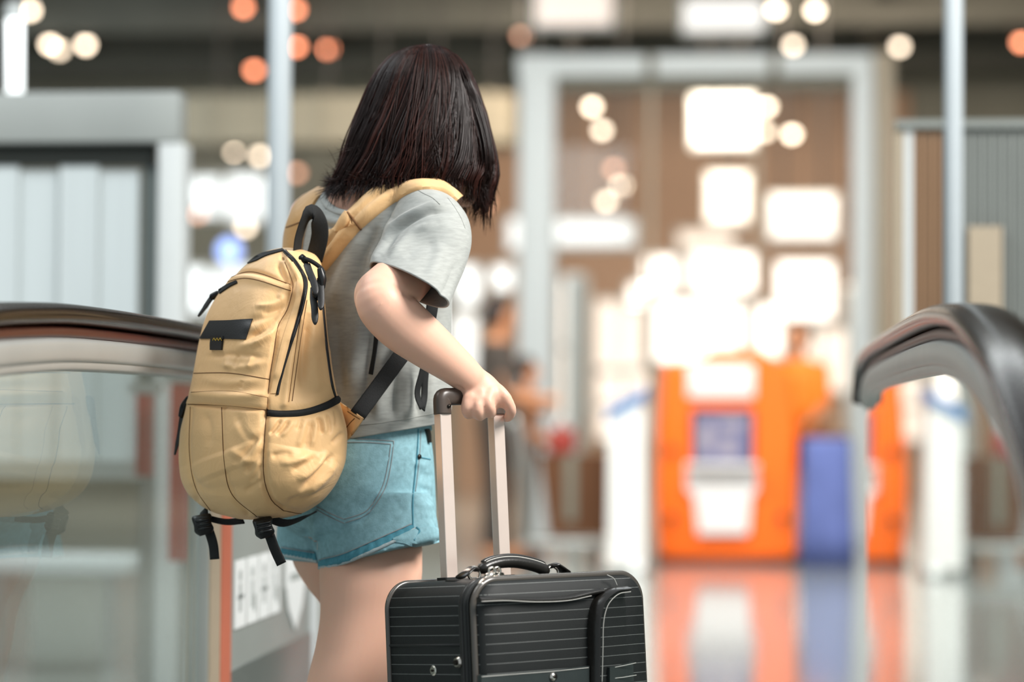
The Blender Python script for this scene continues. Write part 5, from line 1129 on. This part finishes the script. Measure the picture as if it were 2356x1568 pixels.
def figure(label, px, Y, head, h, top, bottom, larm, rarm, vest=None):
    """standing figure; arms as lists of points relative to the shoulder in body axes (right, forward, up)"""
    x = P(px, 1000, Y)[0]; k = h/1.68; c, s = math.cos(head), math.sin(head)
    W = lambda r, f, z: np.array([x+(r*c+f*s)*k, Y+(-r*s+f*c)*k, z*k])
    root = empty('person', (x, Y, 0), label, 'person')
    def oval(rows, n=24):
        v = []
        for z, a, b, fo in rows:
            for q in range(n): an = 2*math.pi*q/n; v.append(W(a*math.cos(an), fo+b*math.sin(an), z))
        return np.array(v), ring_faces(len(rows), n)
    torso = [(0.80, 0.10, 0.08, 0), (0.86, 0.155, 0.11, 0), (0.95, 0.16, 0.115, 0), (1.06, 0.135, 0.10, 0), (1.2, 0.155, 0.11, 0), (1.32, 0.175, 0.105, 0), (1.38, 0.15, 0.085, 0), (1.41, 0.07, 0.06, 0)]
    prt = [oval(torso), wlimb([W(0, -0.01, 1.36), W(0, 0.0, 1.42), W(0, 0.02, 1.48)], [0.055*k, 0.05*k, 0.05*k])]
    prt.append(oval([(1.455, 0.02, 0.03, 0.05), (1.47, 0.045, 0.06, 0.035), (1.51, 0.065, 0.085, 0.02), (1.57, 0.073, 0.095, 0.01), (1.62, 0.068, 0.09, 0.005), (1.66, 0.045, 0.06, 0), (1.68, 0.015, 0.02, 0)])); prt.append(wlimb([W(0, 0.095, 1.57), W(0, 0.115, 1.545), W(0, 0.10, 1.54)], [0.01*k, 0.013*k, 0.01*k], 8, 6))
    for sd, arm in ((-1, larm), (1, rarm)):
        p = [W(sd*0.17, 0, 1.33)]+[W(sd*0.17+a*sd, b, 1.33+d) for a, b, d in arm]; prt.append(wlimb(p, [0.05*k, 0.042*k, 0.03*k][:len(p)]))
        e = p[-1]; dr = (p[-1]-p[-2])/np.linalg.norm(p[-1]-p[-2])
        prt.append(wlimb([e, e+dr*0.07*k], [0.032*k, 0.036*k], 10, 6))
        for q in range(4): o_ = W(1, 0, 0)-W(0, 0, 0); o_ = o_/np.linalg.norm(o_)*(q-1.5)*0.017*k; prt.append(wlimb([e+dr*0.08*k+o_, e+dr*(0.15-0.008*abs(q-1.5))*k+o_*1.1], [0.009*k, 0.007*k], 8, 5))
        prt.append(wlimb([W(sd*0.085, 0, 0.84), W(sd*0.09, 0.01, 0.47), W(sd*0.09, -0.01, 0.09)], [0.082*k, 0.055*k, 0.038*k])); prt.append(wlimb([W(sd*0.09, -0.03, 0.045), W(sd*0.095, 0.14, 0.035)], [0.042*k, 0.034*k], 12, 8))
    fuse('body', prt, 0.010, 3, 'skin_far', root)
    g = 0.014; v, f = oval([(z, a+g, b+g, fo) for z, a, b, fo in torso[1:7]]+[(1.40, 0.085, 0.075, 0)]); st = [(v, f)]
    for sd, arm in ((-1, larm), (1, rarm)):
        p = [W(sd*0.165, 0, 1.335), W(sd*0.17+arm[0][0]*sd*0.55, arm[0][1]*0.55, 1.33+arm[0][2]*0.55), W(sd*0.17+arm[0][0]*sd*0.85, arm[0][1]*0.85, 1.33+arm[0][2]*0.85)]; st.append(wlimb(p, [0.062*k, 0.058*k, 0.055*k]))
    fuse('shirt', st, 0.010, 3, top, root)
    if vest: v, f = oval([(z, a+g+0.012, b+g+0.012, fo) for z, a, b, fo in torso[2:7]]); mesh_obj('vest', v, f, vest, root)
    tr = [oval([(0.78, 0.13, 0.10, 0), (0.86, 0.168, 0.122, 0), (0.97, 0.165, 0.122, 0)])]
    for sd in (-1, 1): tr.append(wlimb([W(sd*0.085, 0, 0.84), W(sd*0.09, 0.01, 0.47), W(sd*0.09, -0.01, 0.12)], [0.093*k, 0.07*k, 0.06*k]))
    fuse('trousers', tr, 0.010, 3, bottom, root)
    v, f = oval([(1.50, 0.078, 0.07, -0.035), (1.56, 0.083, 0.082, -0.02), (1.61, 0.082, 0.095, -0.008), (1.66, 0.06, 0.075, -0.004), (1.695, 0.02, 0.03, 0)]); mesh_obj('hair', v, f, 'hair_far', root)
    return root
figure('attendant in an orange vest standing behind the orange kiosk', 1838, 17.6, math.radians(200), 1.70, 'vest_orange', 'trousers_dark', [(0.02, 0.03, -0.27), (0.0, 0.22, -0.36)], [(0.02, 0.03, -0.27), (0.0, 0.22, -0.36)], 'vest_orange')
figure('traveller in dark clothes standing left of the luggage trolley', 1142, 16.7, math.radians(70), 1.82, 'shirt_dark', 'trousers_dark', [(0.02, 0.05, -0.27), (-0.02, 0.27, -0.34)], [(0.02, 0.05, -0.27), (-0.02, 0.27, -0.30)])
figure('short person in a brown top beside the trolley, right of the dark-clothed traveller', 1210, 17.4, math.radians(95), 1.42, 'shirt_brown', 'trousers_grey', [(0.03, 0.05, -0.27), (0.0, 0.2, -0.38)], [(0.03, 0.05, -0.27), (0.0, 0.22, -0.38)])
